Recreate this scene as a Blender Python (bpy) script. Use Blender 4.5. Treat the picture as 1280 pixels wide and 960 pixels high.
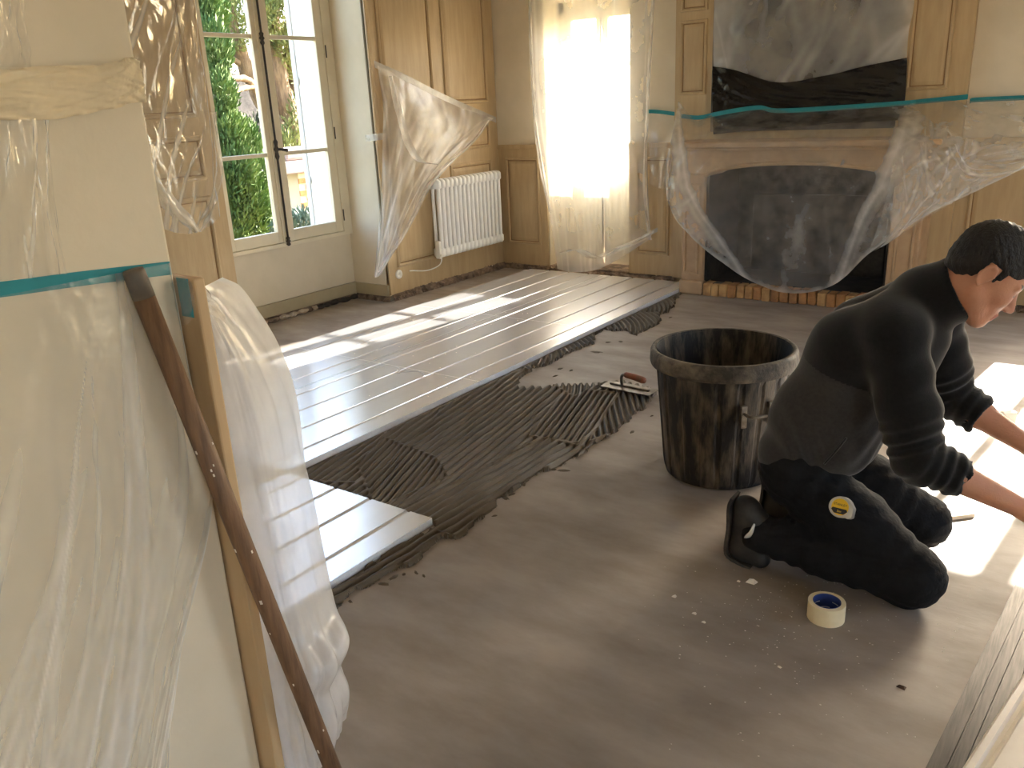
import bpy, bmesh, math, random
import numpy as np
from mathutils import Vector, Matrix, noise

scene = bpy.context.scene
for o in list(bpy.data.objects):
    bpy.data.objects.remove(o, do_unlink=True)
COL = scene.collection

# ------------------------------------------------------------------ camera
CAM_H, FPX = 1.5, 1043.56
YAW, PITCH, ROLL = math.radians(-36.249), math.radians(18.542), math.radians(-2.781)
fw = np.array([math.sin(YAW) * math.cos(PITCH), math.cos(YAW) * math.cos(PITCH), -math.sin(PITCH)])
_r0 = np.array([math.cos(YAW), -math.sin(YAW), 0.0])
_u0 = np.cross(_r0, fw)
rt = math.cos(ROLL) * _r0 + math.sin(ROLL) * _u0
up = -math.sin(ROLL) * _r0 + math.cos(ROLL) * _u0
cam_data = bpy.data.cameras.new('camera')
cam = bpy.data.objects.new('camera', cam_data)
COL.objects.link(cam)
cam_data.sensor_width = 36.0
cam_data.lens = FPX / 1280.0 * 36.0
cam_data.clip_start = 0.02
cam_data.clip_end = 500
cam.matrix_world = Matrix(((rt[0], up[0], -fw[0], 0), (rt[1], up[1], -fw[1], 0), (rt[2], up[2], -fw[2], CAM_H), (0, 0, 0, 1)))
scene.camera = cam

# ------------------------------------------------------------------ light
SUN_AZ = math.atan2(0.118, 1.0)
SUN_EL = math.radians(29.9)
world = bpy.data.worlds.new('world')
scene.world = world
world.use_nodes = True
wn = world.node_tree.nodes
wn.clear()
wo = wn.new('ShaderNodeOutputWorld')
wb = wn.new('ShaderNodeBackground')
ws = wn.new('ShaderNodeTexSky')
ws.sky_type = 'NISHITA'
ws.sun_disc = False
ws.sun_elevation = SUN_EL
ws.sun_rotation = SUN_AZ
ws.air_density = 1.0
ws.dust_density = 2.5
ws.ozone_density = 1.0
wt = wn.new('ShaderNodeMix'); wt.data_type = 'RGBA'; wt.blend_type = 'MULTIPLY'
wt.inputs[0].default_value = 1.0
wt.inputs[7].default_value = (1.0, 0.96, 0.93, 1.0)
world.node_tree.links.new(ws.outputs[0], wt.inputs[6])
world.node_tree.links.new(wt.outputs[2], wb.inputs[0])
wb.inputs[1].default_value = 1.0
world.node_tree.links.new(wb.outputs[0], wo.inputs[0])

sun_data = bpy.data.lights.new('sun', 'SUN')
sun_data.energy = 26.0
sun_data.angle = math.radians(0.6)
sun_data.color = (1.0, 0.92, 0.84)
sun = bpy.data.objects.new('sun', sun_data)
COL.objects.link(sun)
sd = Vector((math.sin(SUN_AZ) * math.cos(SUN_EL), math.cos(SUN_AZ) * math.cos(SUN_EL), math.sin(SUN_EL)))
sun.rotation_euler = sd.to_track_quat('Z', 'Y').to_euler()
sun.location = (0, 12, 8)

vs = scene.view_settings
vs.view_transform = 'Standard'
vs.look = 'None'
vs.gamma = 1.0
vs.exposure = 1.45
vs.use_curve_mapping = False
cy = scene.cycles
cy.max_bounces = 10
cy.diffuse_bounces = 6
cy.glossy_bounces = 4
cy.transmission_bounces = 8
cy.transparent_max_bounces = 24
cy.caustics_reflective = True
cy.blur_glossy = 1.0
cy.caustics_refractive = False
cy.sample_clamp_indirect = 6.0

# ------------------------------------------------------------------ pixel rays -> places
CP = np.array([0, 0, CAM_H])
def ray(px, py):
    return (px - 640) / FPX * rt - (py - 480) / FPX * up + fw
def AX(px, py, X):
    d = ray(px, py); return CP + d * (X / d[0])
def AY(px, py, Y):
    d = ray(px, py); return CP + d * (Y / d[1])
def AZ(px, py, Z=0.0):
    d = ray(px, py); return CP + d * ((Z - CAM_H) / d[2])

# ------------------------------------------------------------------ materials
def S(r, g, b):
    f = lambda c: (c / 255 / 12.92) if c / 255 <= 0.04045 else ((c / 255 + 0.055) / 1.055) ** 2.4
    return (f(r), f(g), f(b), 1.0)
MATS = {}
def mat(name, col, rough=0.6, metal=0.0, col2=None, scale=6.0, amount=0.5, bump=0.0, bscale=60.0, spec=0.5,
        stretch=(1, 1, 1), detail=4.0, lo=0.35, hi=0.65, sheen=0.0, rough2=None, sss=0.0):
    m = bpy.data.materials.new(name)
    m.use_nodes = True
    nt = m.node_tree
    b = nt.nodes['Principled BSDF']
    b.inputs['Base Color'].default_value = col
    b.inputs['Roughness'].default_value = rough
    b.inputs['Metallic'].default_value = metal
    b.inputs['Specular IOR Level'].default_value = spec
    if sheen: b.inputs['Sheen Weight'].default_value = sheen
    if sss:
        b.inputs['Subsurface Weight'].default_value = sss
        b.inputs['Subsurface Radius'].default_value = (0.01, 0.004, 0.002)
    tc = nt.nodes.new('ShaderNodeTexCoord')
    mp = nt.nodes.new('ShaderNodeMapping')
    mp.inputs['Scale'].default_value = stretch
    geo = nt.nodes.new('ShaderNodeNewGeometry')
    nt.links.new(geo.outputs['Position'], mp.inputs['Vector'])
    if col2 is not None:
        n = nt.nodes.new('ShaderNodeTexNoise')
        n.inputs['Scale'].default_value = scale
        n.inputs['Detail'].default_value = detail
        n.inputs['Roughness'].default_value = 0.6
        nt.links.new(mp.outputs[0], n.inputs['Vector'])
        r = nt.nodes.new('ShaderNodeValToRGB')
        r.color_ramp.elements[0].position = lo
        r.color_ramp.elements[1].position = hi
        r.color_ramp.elements[0].color = col
        r.color_ramp.elements[1].color = tuple(col[i] * (1 - amount) + col2[i] * amount for i in range(3)) + (1,)
        nt.links.new(n.outputs['Fac'], r.inputs[0])
        nt.links.new(r.outputs[0], b.inputs['Base Color'])
        if rough2 is not None:
            mr = nt.nodes.new('ShaderNodeMapRange')
            mr.inputs['From Min'].default_value = lo
            mr.inputs['From Max'].default_value = hi
            mr.inputs['To Min'].default_value = rough
            mr.inputs['To Max'].default_value = rough2
            nt.links.new(n.outputs['Fac'], mr.inputs['Value'])
            nt.links.new(mr.outputs[0], b.inputs['Roughness'])
    if bump:
        n2 = nt.nodes.new('ShaderNodeTexNoise')
        n2.inputs['Scale'].default_value = bscale
        n2.inputs['Detail'].default_value = 4
        nt.links.new(mp.outputs[0], n2.inputs['Vector'])
        bp = nt.nodes.new('ShaderNodeBump')
        bp.inputs['Strength'].default_value = bump
        bp.inputs['Distance'].default_value = 0.01
        nt.links.new(n2.outputs['Fac'], bp.inputs['Height'])
        nt.links.new(bp.outputs[0], b.inputs['Normal'])
    MATS[name] = m
    return m

def plastic(name, haze, gloss=0.9, rough=0.14, tint=(0.96, 0.95, 0.93), streak=6.0, var=0.5, trans=0.5, bump=0.2):
    """thin polythene film: clear transmission, milky scatter, glossy skin"""
    m = bpy.data.materials.new(name)
    m.use_nodes = True
    nt = m.node_tree
    nt.nodes.clear()
    N, L = nt.nodes.new, nt.links.new
    out = N('ShaderNodeOutputMaterial')
    tr = N('ShaderNodeBsdfTransparent'); tr.inputs[0].default_value = (0.97, 0.97, 0.96, 1)
    df = N('ShaderNodeBsdfDiffuse'); df.inputs[0].default_value = tint + (1,)
    tl = N('ShaderNodeBsdfTranslucent'); tl.inputs[0].default_value = tint + (1,)
    gl = N('ShaderNodeBsdfGlossy'); gl.inputs['Roughness'].default_value = rough
    mx = N('ShaderNodeMixShader'); mx.inputs[0].default_value = trans
    L(df.outputs[0], mx.inputs[1]); L(tl.outputs[0], mx.inputs[2])
    geo = N('ShaderNodeNewGeometry')
    n = N('ShaderNodeTexNoise'); n.inputs['Scale'].default_value = streak; n.inputs['Detail'].default_value = 5
    L(geo.outputs['Position'], n.inputs['Vector'])
    mr = N('ShaderNodeMapRange')
    mr.inputs['From Min'].default_value = 0.3; mr.inputs['From Max'].default_value = 0.7
    mr.inputs['To Min'].default_value = haze * (1 - var); mr.inputs['To Max'].default_value = min(1.0, haze * (1 + var))
    L(n.outputs['Fac'], mr.inputs['Value'])
    at = N('ShaderNodeAttribute'); at.attribute_name = 'fold_haze'
    ad = N('ShaderNodeMath'); ad.operation = 'ADD'; ad.use_clamp = True
    L(mr.outputs[0], ad.inputs[0]); L(at.outputs['Fac'], ad.inputs[1])
    m2 = N('ShaderNodeMixShader')
    L(ad.outputs[0], m2.inputs[0]); L(tr.outputs[0], m2.inputs[1]); L(mx.outputs[0], m2.inputs[2])
    fr = N('ShaderNodeLayerWeight'); fr.inputs['Blend'].default_value = 0.5
    pw = N('ShaderNodeMath'); pw.operation = 'POWER'; pw.inputs[1].default_value = 4.0
    L(fr.outputs['Facing'], pw.inputs[0])
    mu = N('ShaderNodeMath'); mu.operation = 'MULTIPLY_ADD'; mu.inputs[1].default_value = 0.6 * gloss; mu.inputs[2].default_value = 0.05
    L(pw.outputs[0], mu.inputs[0])
    m3 = N('ShaderNodeMixShader')
    L(mu.outputs[0], m3.inputs[0]); L(m2.outputs[0], m3.inputs[1]); L(gl.outputs[0], m3.inputs[2])
    n2 = N('ShaderNodeTexNoise'); n2.inputs['Scale'].default_value = 28; n2.inputs['Detail'].default_value = 3
    L(geo.outputs['Position'], n2.inputs['Vector'])
    bp = N('ShaderNodeBump'); bp.inputs['Strength'].default_value = bump; bp.inputs['Distance'].default_value = 0.01
    L(n2.outputs['Fac'], bp.inputs['Height'])
    for s in (df, tl, gl): L(bp.outputs[0], s.inputs['Normal'])
    L(m3.outputs[0], out.inputs[0])
    MATS[name] = m
    return m

def glass_mat():
    m = bpy.data.materials.new('window_glass')
    m.use_nodes = True
    nt = m.node_tree; nt.nodes.clear()
    N, L = nt.nodes.new, nt.links.new
    out = N('ShaderNodeOutputMaterial')
    tr = N('ShaderNodeBsdfTransparent'); tr.inputs[0].default_value = (0.93, 0.95, 0.94, 1)
    gl = N('ShaderNodeBsdfGlossy'); gl.inputs['Roughness'].default_value = 0.01
    lw = N('ShaderNodeLayerWeight'); lw.inputs['Blend'].default_value = 0.5
    pw = N('ShaderNodeMath'); pw.operation = 'POWER'; pw.inputs[1].default_value = 5.0
    L(lw.outputs['Facing'], pw.inputs[0])
    fr = N('ShaderNodeMath'); fr.operation = 'MULTIPLY_ADD'; fr.inputs[1].default_value = 0.7; fr.inputs[2].default_value = 0.05
    L(pw.outputs[0], fr.inputs[0])
    mx = N('ShaderNodeMixShader')
    L(fr.outputs[0], mx.inputs[0]); L(tr.outputs[0], mx.inputs[1]); L(gl.outputs[0], mx.inputs[2]); L(mx.outputs[0], out.inputs[0])
    MATS['glass'] = m
glass_mat()
mat('cream', S(220, 208, 186), 0.75, col2=S(206, 194, 170), scale=3, amount=0.6, bump=0.08, bscale=40)
mat('ceiling', S(232, 226, 212), 0.9, col2=S(220, 214, 200), scale=3, amount=0.5)
mat('wood_paint', S(190, 166, 128), 0.5, col2=S(170, 145, 108), scale=5, amount=0.6, stretch=(5, 5, 0.6), bump=0.06, bscale=30)
mat('wood_line', S(132, 102, 66), 0.6, col2=S(160, 126, 84), scale=8, amount=0.6)
mat('window_paint', S(226, 216, 192), 0.45, col2=S(212, 200, 174), scale=6, amount=0.5)
mat('skirting', S(176, 162, 132), 0.5, col2=S(160, 146, 116), scale=5, amount=0.5)
mat('concrete', S(160, 149, 139), 0.5, col2=S(126, 115, 105), scale=2.2, amount=0.75, bump=0.14, bscale=9, detail=8, stretch=(1, 2.2, 1), spec=0.4, rough2=0.68)
mat('rubble', S(150, 128, 108), 0.9, col2=S(70, 58, 50), scale=14, amount=0.9, bump=0.8, bscale=60)
mat('stone_pale', S(205, 190, 168), 0.9, col2=S(150, 122, 98), scale=20, amount=0.8, bump=0.5, bscale=80)
mat('stone_red', S(160, 104, 78), 0.9, col2=S(110, 76, 58), scale=20, amount=0.8, bump=0.5, bscale=80)
mat('stone_dark', S(70, 62, 56), 0.9, col2=S(40, 36, 34), scale=20, amount=0.8, bump=0.5, bscale=80)
mat('foil', S(240, 241, 246), 0.23, 0.60, col2=S(228, 228, 234), scale=4, amount=0.5, stretch=(2, 0.7, 1), rough2=0.27)
mat('foam', S(236, 238, 244), 0.8, col2=S(222, 226, 234), scale=40, amount=0.6, bump=0.1, bscale=200)
mat('adhesive', S(98, 87, 72), 0.5, col2=S(86, 75, 61), scale=9, amount=0.7, bump=0.1, bscale=120, spec=0.3)
mat('rad_white', S(246, 245, 242), 0.3)
mat('socket_white', S(236, 234, 226), 0.35)
mat('iron', S(52, 46, 42), 0.5, 0.4, col2=S(84, 76, 70), scale=40, amount=0.5)
mat('tub', S(24, 23, 24), 0.55, col2=S(122, 109, 92), scale=7, amount=0.9, stretch=(3, 3, 0.7), detail=9, lo=0.46, hi=0.70, bump=0.2, bscale=60)
mat('tub_rim', S(58, 54, 50), 0.65, col2=S(136, 124, 108), scale=16, amount=0.8, detail=8, lo=0.4, hi=0.7, bump=0.3, bscale=90)
mat('steel', S(150, 146, 140), 0.38, 0.85, col2=S(105, 98, 88), scale=30, amount=0.7)
mat('steel_dirty', S(150, 142, 130), 0.45, 0.6, col2=S(94, 84, 70), scale=24, amount=0.9)
mat('trowel_handle', S(150, 72, 46), 0.5, col2=S(104, 86, 70), scale=30, amount=0.8)
mat('pole_wood', S(122, 92, 66), 0.55, col2=S(84, 60, 42), scale=10, amount=0.8, stretch=(7, 7, 0.7), bump=0.15, bscale=30)
mat('pole_end', S(84, 78, 72), 0.6, col2=S(120, 104, 84), scale=20, amount=0.6)
mat('teal_tape', S(18, 132, 142), 0.55, col2=S(14, 116, 128), scale=30, amount=0.5)
mat('paper_tape', S(226, 210, 178), 0.7, col2=S(208, 190, 156), scale=10, amount=0.6, bump=0.3, bscale=25)
mat('board_tan', S(188, 162, 126), 0.5, col2=S(172, 140, 98), scale=5, amount=0.5, stretch=(4, 4, 0.6))
mat('fleece_black', S(20, 19, 19), 0.95, col2=S(30, 28, 28), scale=90, amount=0.6, bump=0.12, bscale=300, sheen=0.25, spec=0.15)
mat('fleece_grey', S(50, 47, 46), 0.95, col2=S(62, 59, 57), scale=90, amount=0.6, bump=0.12, bscale=300, sheen=0.25, spec=0.15)
mat('trouser', S(15, 15, 17), 0.85, col2=S(24, 24, 27), scale=25, amount=0.7, bump=0.4, bscale=60, spec=0.25)
mat('shoe', S(22, 21, 21), 0.6, col2=S(54, 49, 44), scale=20, amount=0.7)
mat('sole', S(40, 37, 34), 0.8, col2=S(74, 67, 60), scale=25, amount=0.7)
mat('skin', S(196, 142, 112), 0.5, col2=S(184, 122, 96), scale=14, amount=0.6, bump=0.12, bscale=160, sss=0.12)
mat('hair', S(22, 18, 16), 0.6, col2=S(38, 31, 27), scale=60, amount=0.6, bump=0.9, bscale=220, stretch=(1, 1, 0.4))
mat('eye_dark', S(38, 26, 22), 0.3)
mat('lip', S(172, 104, 88), 0.5)
mat('reflective', S(232, 236, 236), 0.2, 0.5)
mat('yellow', S(232, 190, 40), 0.45)
mat('black_plastic', S(24, 24, 24), 0.4)
mat('silver', S(190, 190, 188), 0.3, 0.7)
mat('masking', S(232, 216, 178), 0.6, col2=S(218, 200, 160), scale=30, amount=0.5)
mat('blue_print', S(46, 66, 130), 0.5)
mat('white_print', S(225, 226, 230), 0.5)
mat('chip', S(224, 216, 204), 0.8)
mat('chip_dark', S(70, 50, 36), 0.8)
mat('pale_wood', S(214, 196, 168), 0.6)
mat('white_paint', S(232, 222, 206), 0.5, col2=S(214, 202, 184), scale=8, amount=0.5)
mat('dim_reflect_foil', S(84, 78, 72), 0.42, 0.5, col2=S(52, 46, 42), scale=14, amount=0.9, stretch=(12, 0.6, 1), rough2=0.5)  # dark tone and streaks paint the dim room reflected in the foil
mat('black_film', S(5, 5, 6), 0.16, bump=0.5, bscale=22, spec=0.5)
mat('mirror_murk', S(120, 112, 102), 0.55, col2=S(44, 40, 36), scale=3.2, amount=1.0, detail=10, lo=0.42, hi=0.58)
mat('mantel_stone', S(188, 158, 124), 0.65, col2=S(160, 130, 100), scale=6, amount=0.7, bump=0.15, bscale=30)
mat('soot', S(30, 27, 26), 0.95, col2=S(66, 58, 54), scale=6, amount=0.8, detail=8, bump=0.4, bscale=30)
mat('brick_a', S(178, 128, 80), 0.85, col2=S(130, 90, 58), scale=14, amount=0.8, bump=0.5, bscale=70)
mat('brick_b', S(160, 104, 66), 0.85, col2=S(112, 70, 46), scale=14, amount=0.8, bump=0.5, bscale=70)
mat('brick_c', S(196, 158, 106), 0.85, col2=S(150, 110, 72), scale=14, amount=0.8, bump=0.5, bscale=70)
mat('mortar', S(120, 106, 92), 0.95, col2=S(84, 72, 62), scale=20, amount=0.7, bump=0.5, bscale=80)
mat('grass', S(70, 84, 44), 0.95, col2=S(120, 96, 64), scale=1.2, amount=0.9, detail=8, bump=0.8, bscale=20)
mat('bark', S(92, 72, 54), 0.9, col2=S(150, 124, 92), scale=9, amount=0.7, stretch=(3, 3, 0.5), bump=0.9, bscale=30)
mat('leaf', S(58, 86, 40), 0.8, col2=S(104, 124, 62), scale=3, amount=0.8)
mat('leaf2', S(74, 86, 40), 0.8, col2=S(140, 140, 76), scale=3, amount=0.8)
mat('hedge', S(34, 42, 26), 0.85, col2=S(58, 62, 38), scale=3, amount=0.8)  # dark foliage added in place of tree shade on the far wall
mat('ivy', S(58, 78, 66), 0.7, col2=S(96, 110, 96), scale=4, amount=0.8)
mat('garden_stone', S(92, 84, 78), 0.9, col2=S(60, 54, 50), scale=4, amount=0.8, bump=0.5, bscale=20)
mat('cap_stone', S(150, 130, 124), 0.9, col2=S(120, 104, 100), scale=6, amount=0.6, bump=0.3, bscale=30)
mat('garden_brick', S(198, 138, 84), 0.9, col2=S(170, 104, 62), scale=9, amount=0.8)
mat('garden_mortar', S(214, 190, 158), 0.95)
mat('reveal_white', S(244, 242, 238), 0.6)
mat('shutter_grey', S(176, 172, 174), 0.5)
plastic('film_clear', 0.10, var=0.6)
plastic('film_mid', 0.20, var=0.4)
plastic('film_fold', 0.42, var=0.4)
plastic('film_drape', 0.14, var=0.75, streak=11)
plastic('film_milky', 0.80, var=0.12, rough=0.25, gloss=0.8, tint=(0.93, 0.93, 0.95))
plastic('film_door', 0.28, var=0.15, streak=4, bump=0.03)
plastic('film_door2', 0.52, var=0.1, streak=3, bump=0.03)

# ------------------------------------------------------------------ object helpers
def link(o, parent=None):
    COL.objects.link(o)
    if parent is not None: o.parent = parent
    return o
def tag(o, label=None, cat=None, group=None, kind=None):
    if label: o['label'] = label
    if cat: o['category'] = cat
    if group: o['group'] = group
    if kind: o['kind'] = kind
    return o
def thing(name, label, cat, loc=(0, 0, 0), group=None):
    o = bpy.data.objects.new(name, None)
    o.empty_display_size = 0.1
    o.location = loc
    COL.objects.link(o)
    return tag(o, label, cat, group)
class MB:
    def __init__(s): s.v, s.f, s.m = [], [], []
    def add(s, v, f, mi=0):
        b = len(s.v)
        s.v.extend([tuple(map(float, p)) for p in v])
        s.f.extend([tuple(i + b for i in q) for q in f])
        s.m.extend([mi] * len(f))
        return s
    def box(s, x0, x1, y0, y1, z0, z1, mi=0):
        v = [(x, y, z) for x in (x0, x1) for y in (y0, y1) for z in (z0, z1)]
        return s.add(v, [(0, 1, 3, 2), (4, 6, 7, 5), (0, 4, 5, 1), (2, 3, 7, 6), (0, 2, 6, 4), (1, 5, 7, 3)], mi)
    def obox(s, c, ax, ay, az, hx, hy, hz, mi=0):
        c, ax, ay, az = [np.array(q, float) for q in (c, ax, ay, az)]
        v = [c + ax * hx * i + ay * hy * j + az * hz * k for i in (-1, 1) for j in (-1, 1) for k in (-1, 1)]
        return s.add(v, [(0, 1, 3, 2), (4, 6, 7, 5), (0, 4, 5, 1), (2, 3, 7, 6), (0, 2, 6, 4), (1, 5, 7, 3)], mi)
    def tube(s, pts, rad, n=10, caps=True, mi=0, flat=None):
        pts = [np.array(p, float) for p in pts]
        if not hasattr(rad, '__len__'): rad = [rad] * len(pts)
        rings = []
        prev = None
        for i, p in enumerate(pts):
            t = pts[min(i + 1, len(pts) - 1)] - pts[max(i - 1, 0)]
            t = t / (np.linalg.norm(t) + 1e-12)
            a = prev if prev is not None else (np.array([0, 0, 1.0]) if abs(t[2]) < 0.9 else np.array([1.0, 0, 0]))
            a = a - t * np.dot(a, t); a /= (np.linalg.norm(a) + 1e-12); prev = a
            b = np.cross(t, a)
            rings.append([p + rad[i] * (math.cos(q) * a + math.sin(q) * b) for q in [2 * math.pi * k / n for k in range(n)]])
        v = [q for r in rings for q in r]
        f = [(i * n + k, i * n + (k + 1) % n, (i + 1) * n + (k + 1) % n, (i + 1) * n + k) for i in range(len(pts) - 1) for k in range(n)]
        if caps:
            f.append(tuple(range(n))[::-1]); f.append(tuple((len(pts) - 1) * n + k for k in range(n)))
        return s.add(v, f, mi)
    def lathe(s, prof, n=32, c=(0, 0, 0), mi=0, mod=None, close=False):
        v, f = [], []
        for j, (r, z) in enumerate(prof):
            for k in range(n):
                a = 2 * math.pi * k / n
                rr = r + (mod(j, a) if mod else 0)
                v.append((c[0] + rr * math.cos(a), c[1] + rr * math.sin(a), c[2] + z))
        for j in range(len(prof) - 1 + (1 if close else 0)):
            j2 = (j + 1) % len(prof)
            for k in range(n):
                f.append((j * n + k, j * n + (k + 1) % n, j2 * n + (k + 1) % n, j2 * n + k))
        return s.add(v, f, mi)
    def prism(s, poly, fn, d0, d1, mi=0):
        """poly: 2D points; fn(u, v, d) -> 3D"""
        n = len(poly)
        v = [fn(u, w, d0) for u, w in poly] + [fn(u, w, d1) for u, w in poly]
        f = [tuple(range(n))[::-1], tuple(range(n, 2 * n))] + [(i, (i + 1) % n, n + (i + 1) % n, n + i) for i in range(n)]
        return s.add(v, f, mi)
    def build(s, name, mats, parent=None, smooth=False, bevel=0.0, seg=2, fix=True):
        me = bpy.data.meshes.new(name)
        me.from_pydata(s.v, [], s.f)
        if not isinstance(mats, (list, tuple)): mats = [mats]
        for m in mats: me.materials.append(MATS[m] if isinstance(m, str) else m)
        me.polygons.foreach_set('material_index', s.m)
        if fix or bevel:
            bm = bmesh.new(); bm.from_mesh(me)
            if bevel:
                bmesh.ops.bevel(bm, geom=[e for e in bm.edges], offset=bevel, segments=seg, affect='EDGES', profile=0.5)
            bmesh.ops.recalc_face_normals(bm, faces=bm.faces)
            bm.to_mesh(me); bm.free()
        if smooth:
            me.polygons.foreach_set('use_smooth', [True] * len(me.polygons))
        o = bpy.data.objects.new(name, me)
        link(o, parent)
        if parent is not None and parent.type == 'EMPTY':
            o.matrix_parent_inverse = Matrix.Translation(-Vector(parent.location))
        me.update()
        return o
def box(name, x0, x1, y0, y1, z0, z1, m, parent=None, bevel=0.0):
    return MB().box(min(x0, x1), max(x0, x1), min(y0, y1), max(y0, y1), min(z0, z1), max(z0, z1)).build(name, m, parent, bevel=bevel)
def struct(o): o['kind'] = 'structure'; return o

def catmull(P, n):
    P = np.asarray(P, float)
    if len(P) == 2:
        t = np.linspace(0, 1, n)[:, None]; return P[0] * (1 - t) + P[1] * t
    Q = np.vstack([2 * P[0] - P[1], P, 2 * P[-1] - P[-2]])
    t = np.linspace(0, len(P) - 1, n); i = np.minimum(t.astype(int), len(P) - 2); u = (t - i)[:, None]
    a, b, c, d = Q[i], Q[i + 1], Q[i + 2], Q[i + 3]
    return 0.5 * (2 * b + (c - a) * u + (2 * a - 5 * b + 4 * c - d) * u ** 2 + (3 * b - a - 3 * c + d) * u ** 3)
def creases(seed, n, amp, fmin, fmax, skew):
    R = random.Random(seed)
    ks = [(R.uniform(fmin, fmax), R.uniform(-skew, skew), R.uniform(0, 6.28), amp * R.uniform(0.4, 1.0), R.uniform(0, 6.28), R.uniform(0.6, 2.2)) for _ in range(n)]
    def fn(U, V):
        d = np.zeros_like(U)
        for f, sk, ph, a, ph2, f2 in ks:
            w = np.abs(np.sin(math.pi * f * (U + sk * V) + ph))
            d += a * (1 - 2 * w ** 0.7) * (0.5 + 0.5 * np.sin(f2 * 6.28 * V + ph2))
        return d
    return fn
def streaks(seed, n, w, amp, a0, a1, spread=1.0):
    """thin lines of extra haze: film layers in folds plus their painted highlights"""
    R = random.Random(seed)
    ks = [(R.uniform(a0, a1), R.uniform(-0.2, 1.2) * spread, w * R.uniform(0.5, 1.8), amp * R.uniform(0.4, 1.0), R.uniform(0, 1), R.uniform(0.15, 0.5), R.uniform(-0.15, 0.15)) for _ in range(n)]
    def fn(U, V):
        d = np.zeros_like(U)
        for a, c, ww, am, m, e, cv in ks:
            q = U * math.cos(a) + V * math.sin(a) - c; t = -U * math.sin(a) + V * math.cos(a)
            q = q + cv * (t - m) ** 2
            d += am * np.exp(-(q / ww) ** 2) * np.exp(-((t - m) / e) ** 2)
        return d
    return fn
def sheet(name, rows, nu, nv, m, disp=None, parent=None, fade=None, dens=None):
    """rows of 3D control points -> smooth cloth-like grid, pushed along its normal by disp(U, V)"""
    A = np.array([catmull(r, nu) for r in rows])
    G = np.stack([catmull(A[:, i], nv) for i in range(nu)], axis=1)
    V, U = np.meshgrid(np.linspace(0, 1, nv), np.linspace(0, 1, nu), indexing='ij')
    if disp is not None:
        n = np.cross(np.gradient(G, axis=1), np.gradient(G, axis=0))
        n /= (np.linalg.norm(n, axis=2, keepdims=True) + 1e-9)
        d = disp(U, V)
        if fade is not None: d = d * fade(U, V)
        G = G + n * d[..., None]
    mb = MB()
    f = [(j * nu + i, j * nu + i + 1, (j + 1) * nu + i + 1, (j + 1) * nu + i) for j in range(nv - 1) for i in range(nu - 1)]
    mb.add(G.reshape(-1, 3), f)
    o = mb.build(name, m, parent, smooth=True, fix=False)
    if dens is not None:
        at = o.data.attributes.new('fold_haze', 'FLOAT', 'POINT')  # extra haze per vertex: layered folds and painted highlights
        at.data.foreach_set('value', np.clip(dens(U, V), 0, 1).astype(np.float32).ravel())
    return o

# ================================================================== THE ROOM
XL, YB, ZC = -4.78, 6.50, 3.35        # left wall, back wall, ceiling
WX = -5.17                            # window plane in the left wall
struct(box('floor', -5.55, 3.4, -3.0, 7.05, -0.15, 0.0, 'concrete'))
struct(box('ceiling', -5.6, 3.4, 0.2, 7.1, ZC, ZC + 0.15, 'ceiling'))

# left wall: wall around the window recess (3.44..4.88), masonry 0.75 thick
wl = MB()
wl.box(-5.5, XL - 0.02, 0.6, 3.44, 0, ZC)
wl.box(-5.5, XL - 0.02, 4.885, 6.9, 0, ZC)
wl.box(-5.5, XL - 0.02, 3.44, 4.885, 3.10, ZC)
wall_left = struct(wl.build('wall_left', 'cream'))
struct(box('wall_under_window', -5.30, WX - 0.005, 3.44, 4.885, 0.0, 0.545, 'cream'))
bw = MB()
bw.box(-5.165, -5.145, 3.44, 4.872, 0.045, 0.135)
bw.box(-5.167, -5.14, 3.44, 4.872, 0.128, 0.140)
bw.box(-5.145, XL - 0.002, 4.862, 4.884, 0.045, 0.135)
struct(bw.build('baseboard_window', 'skirting'))

# panelled woodwork on a wall: slab + mouldings + raised fields
def moulding(mb, P, u0, u1, z0, z1, ins, hs):
    loops = []
    for d, h in zip(ins, hs):
        loops.append([P(u0 + d, z0 + d, h), P(u1 - d, z0 + d, h), P(u1 - d, z1 - d, h), P(u0 + d, z1 - d, h)])
    v = [q for l in loops for q in l]
    f = [(4 * i + k, 4 * i + (k + 1) % 4, 4 * i + 4 + (k + 1) % 4, 4 * i + 4 + k) for i in range(len(loops) - 1) for k in range(4)]
    mb.add(v, f)
def panel_at(P, parent, u0, u1, z0, z1, scale=1.0):
    s = scale
    mb = MB()
    moulding(mb, P, u0, u1, z0, z1, [0, 0.004 * s, 0.016 * s, 0.026 * s, 0.028 * s], [0.0, 0.012, 0.016, 0.010, 0.001])
    mb.build('moulding', 'wood_paint', parent)
    ml = MB()
    moulding(ml, P, u0, u1, z0, z1, [0.028 * s, 0.036 * s], [0.0012, 0.0012])
    ml.build('groove', 'wood_line', parent)
    mp = MB()
    moulding(mp, P, u0, u1, z0, z1, [0.036 * s, 0.04 * s, 0.062 * s], [0.0008, 0.004, 0.009])
    d = 0.062 * s
    mp.add([P(u0 + d, z0 + d, 0.009), P(u1 - d, z0 + d, 0.009), P(u1 - d, z1 - d, 0.009), P(u0 + d, z1 - d, 0.009)], [(0, 1, 2, 3)])
    mp.build('panel', 'wood_paint', parent)
PL = lambda u, z, h: (XL + h, u, z)
PB = lambda u, z, h: (u, YB - 0.02 - h, z)
PP = lambda u, z, h: (u, YB - 0.06 - h, z)

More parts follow.
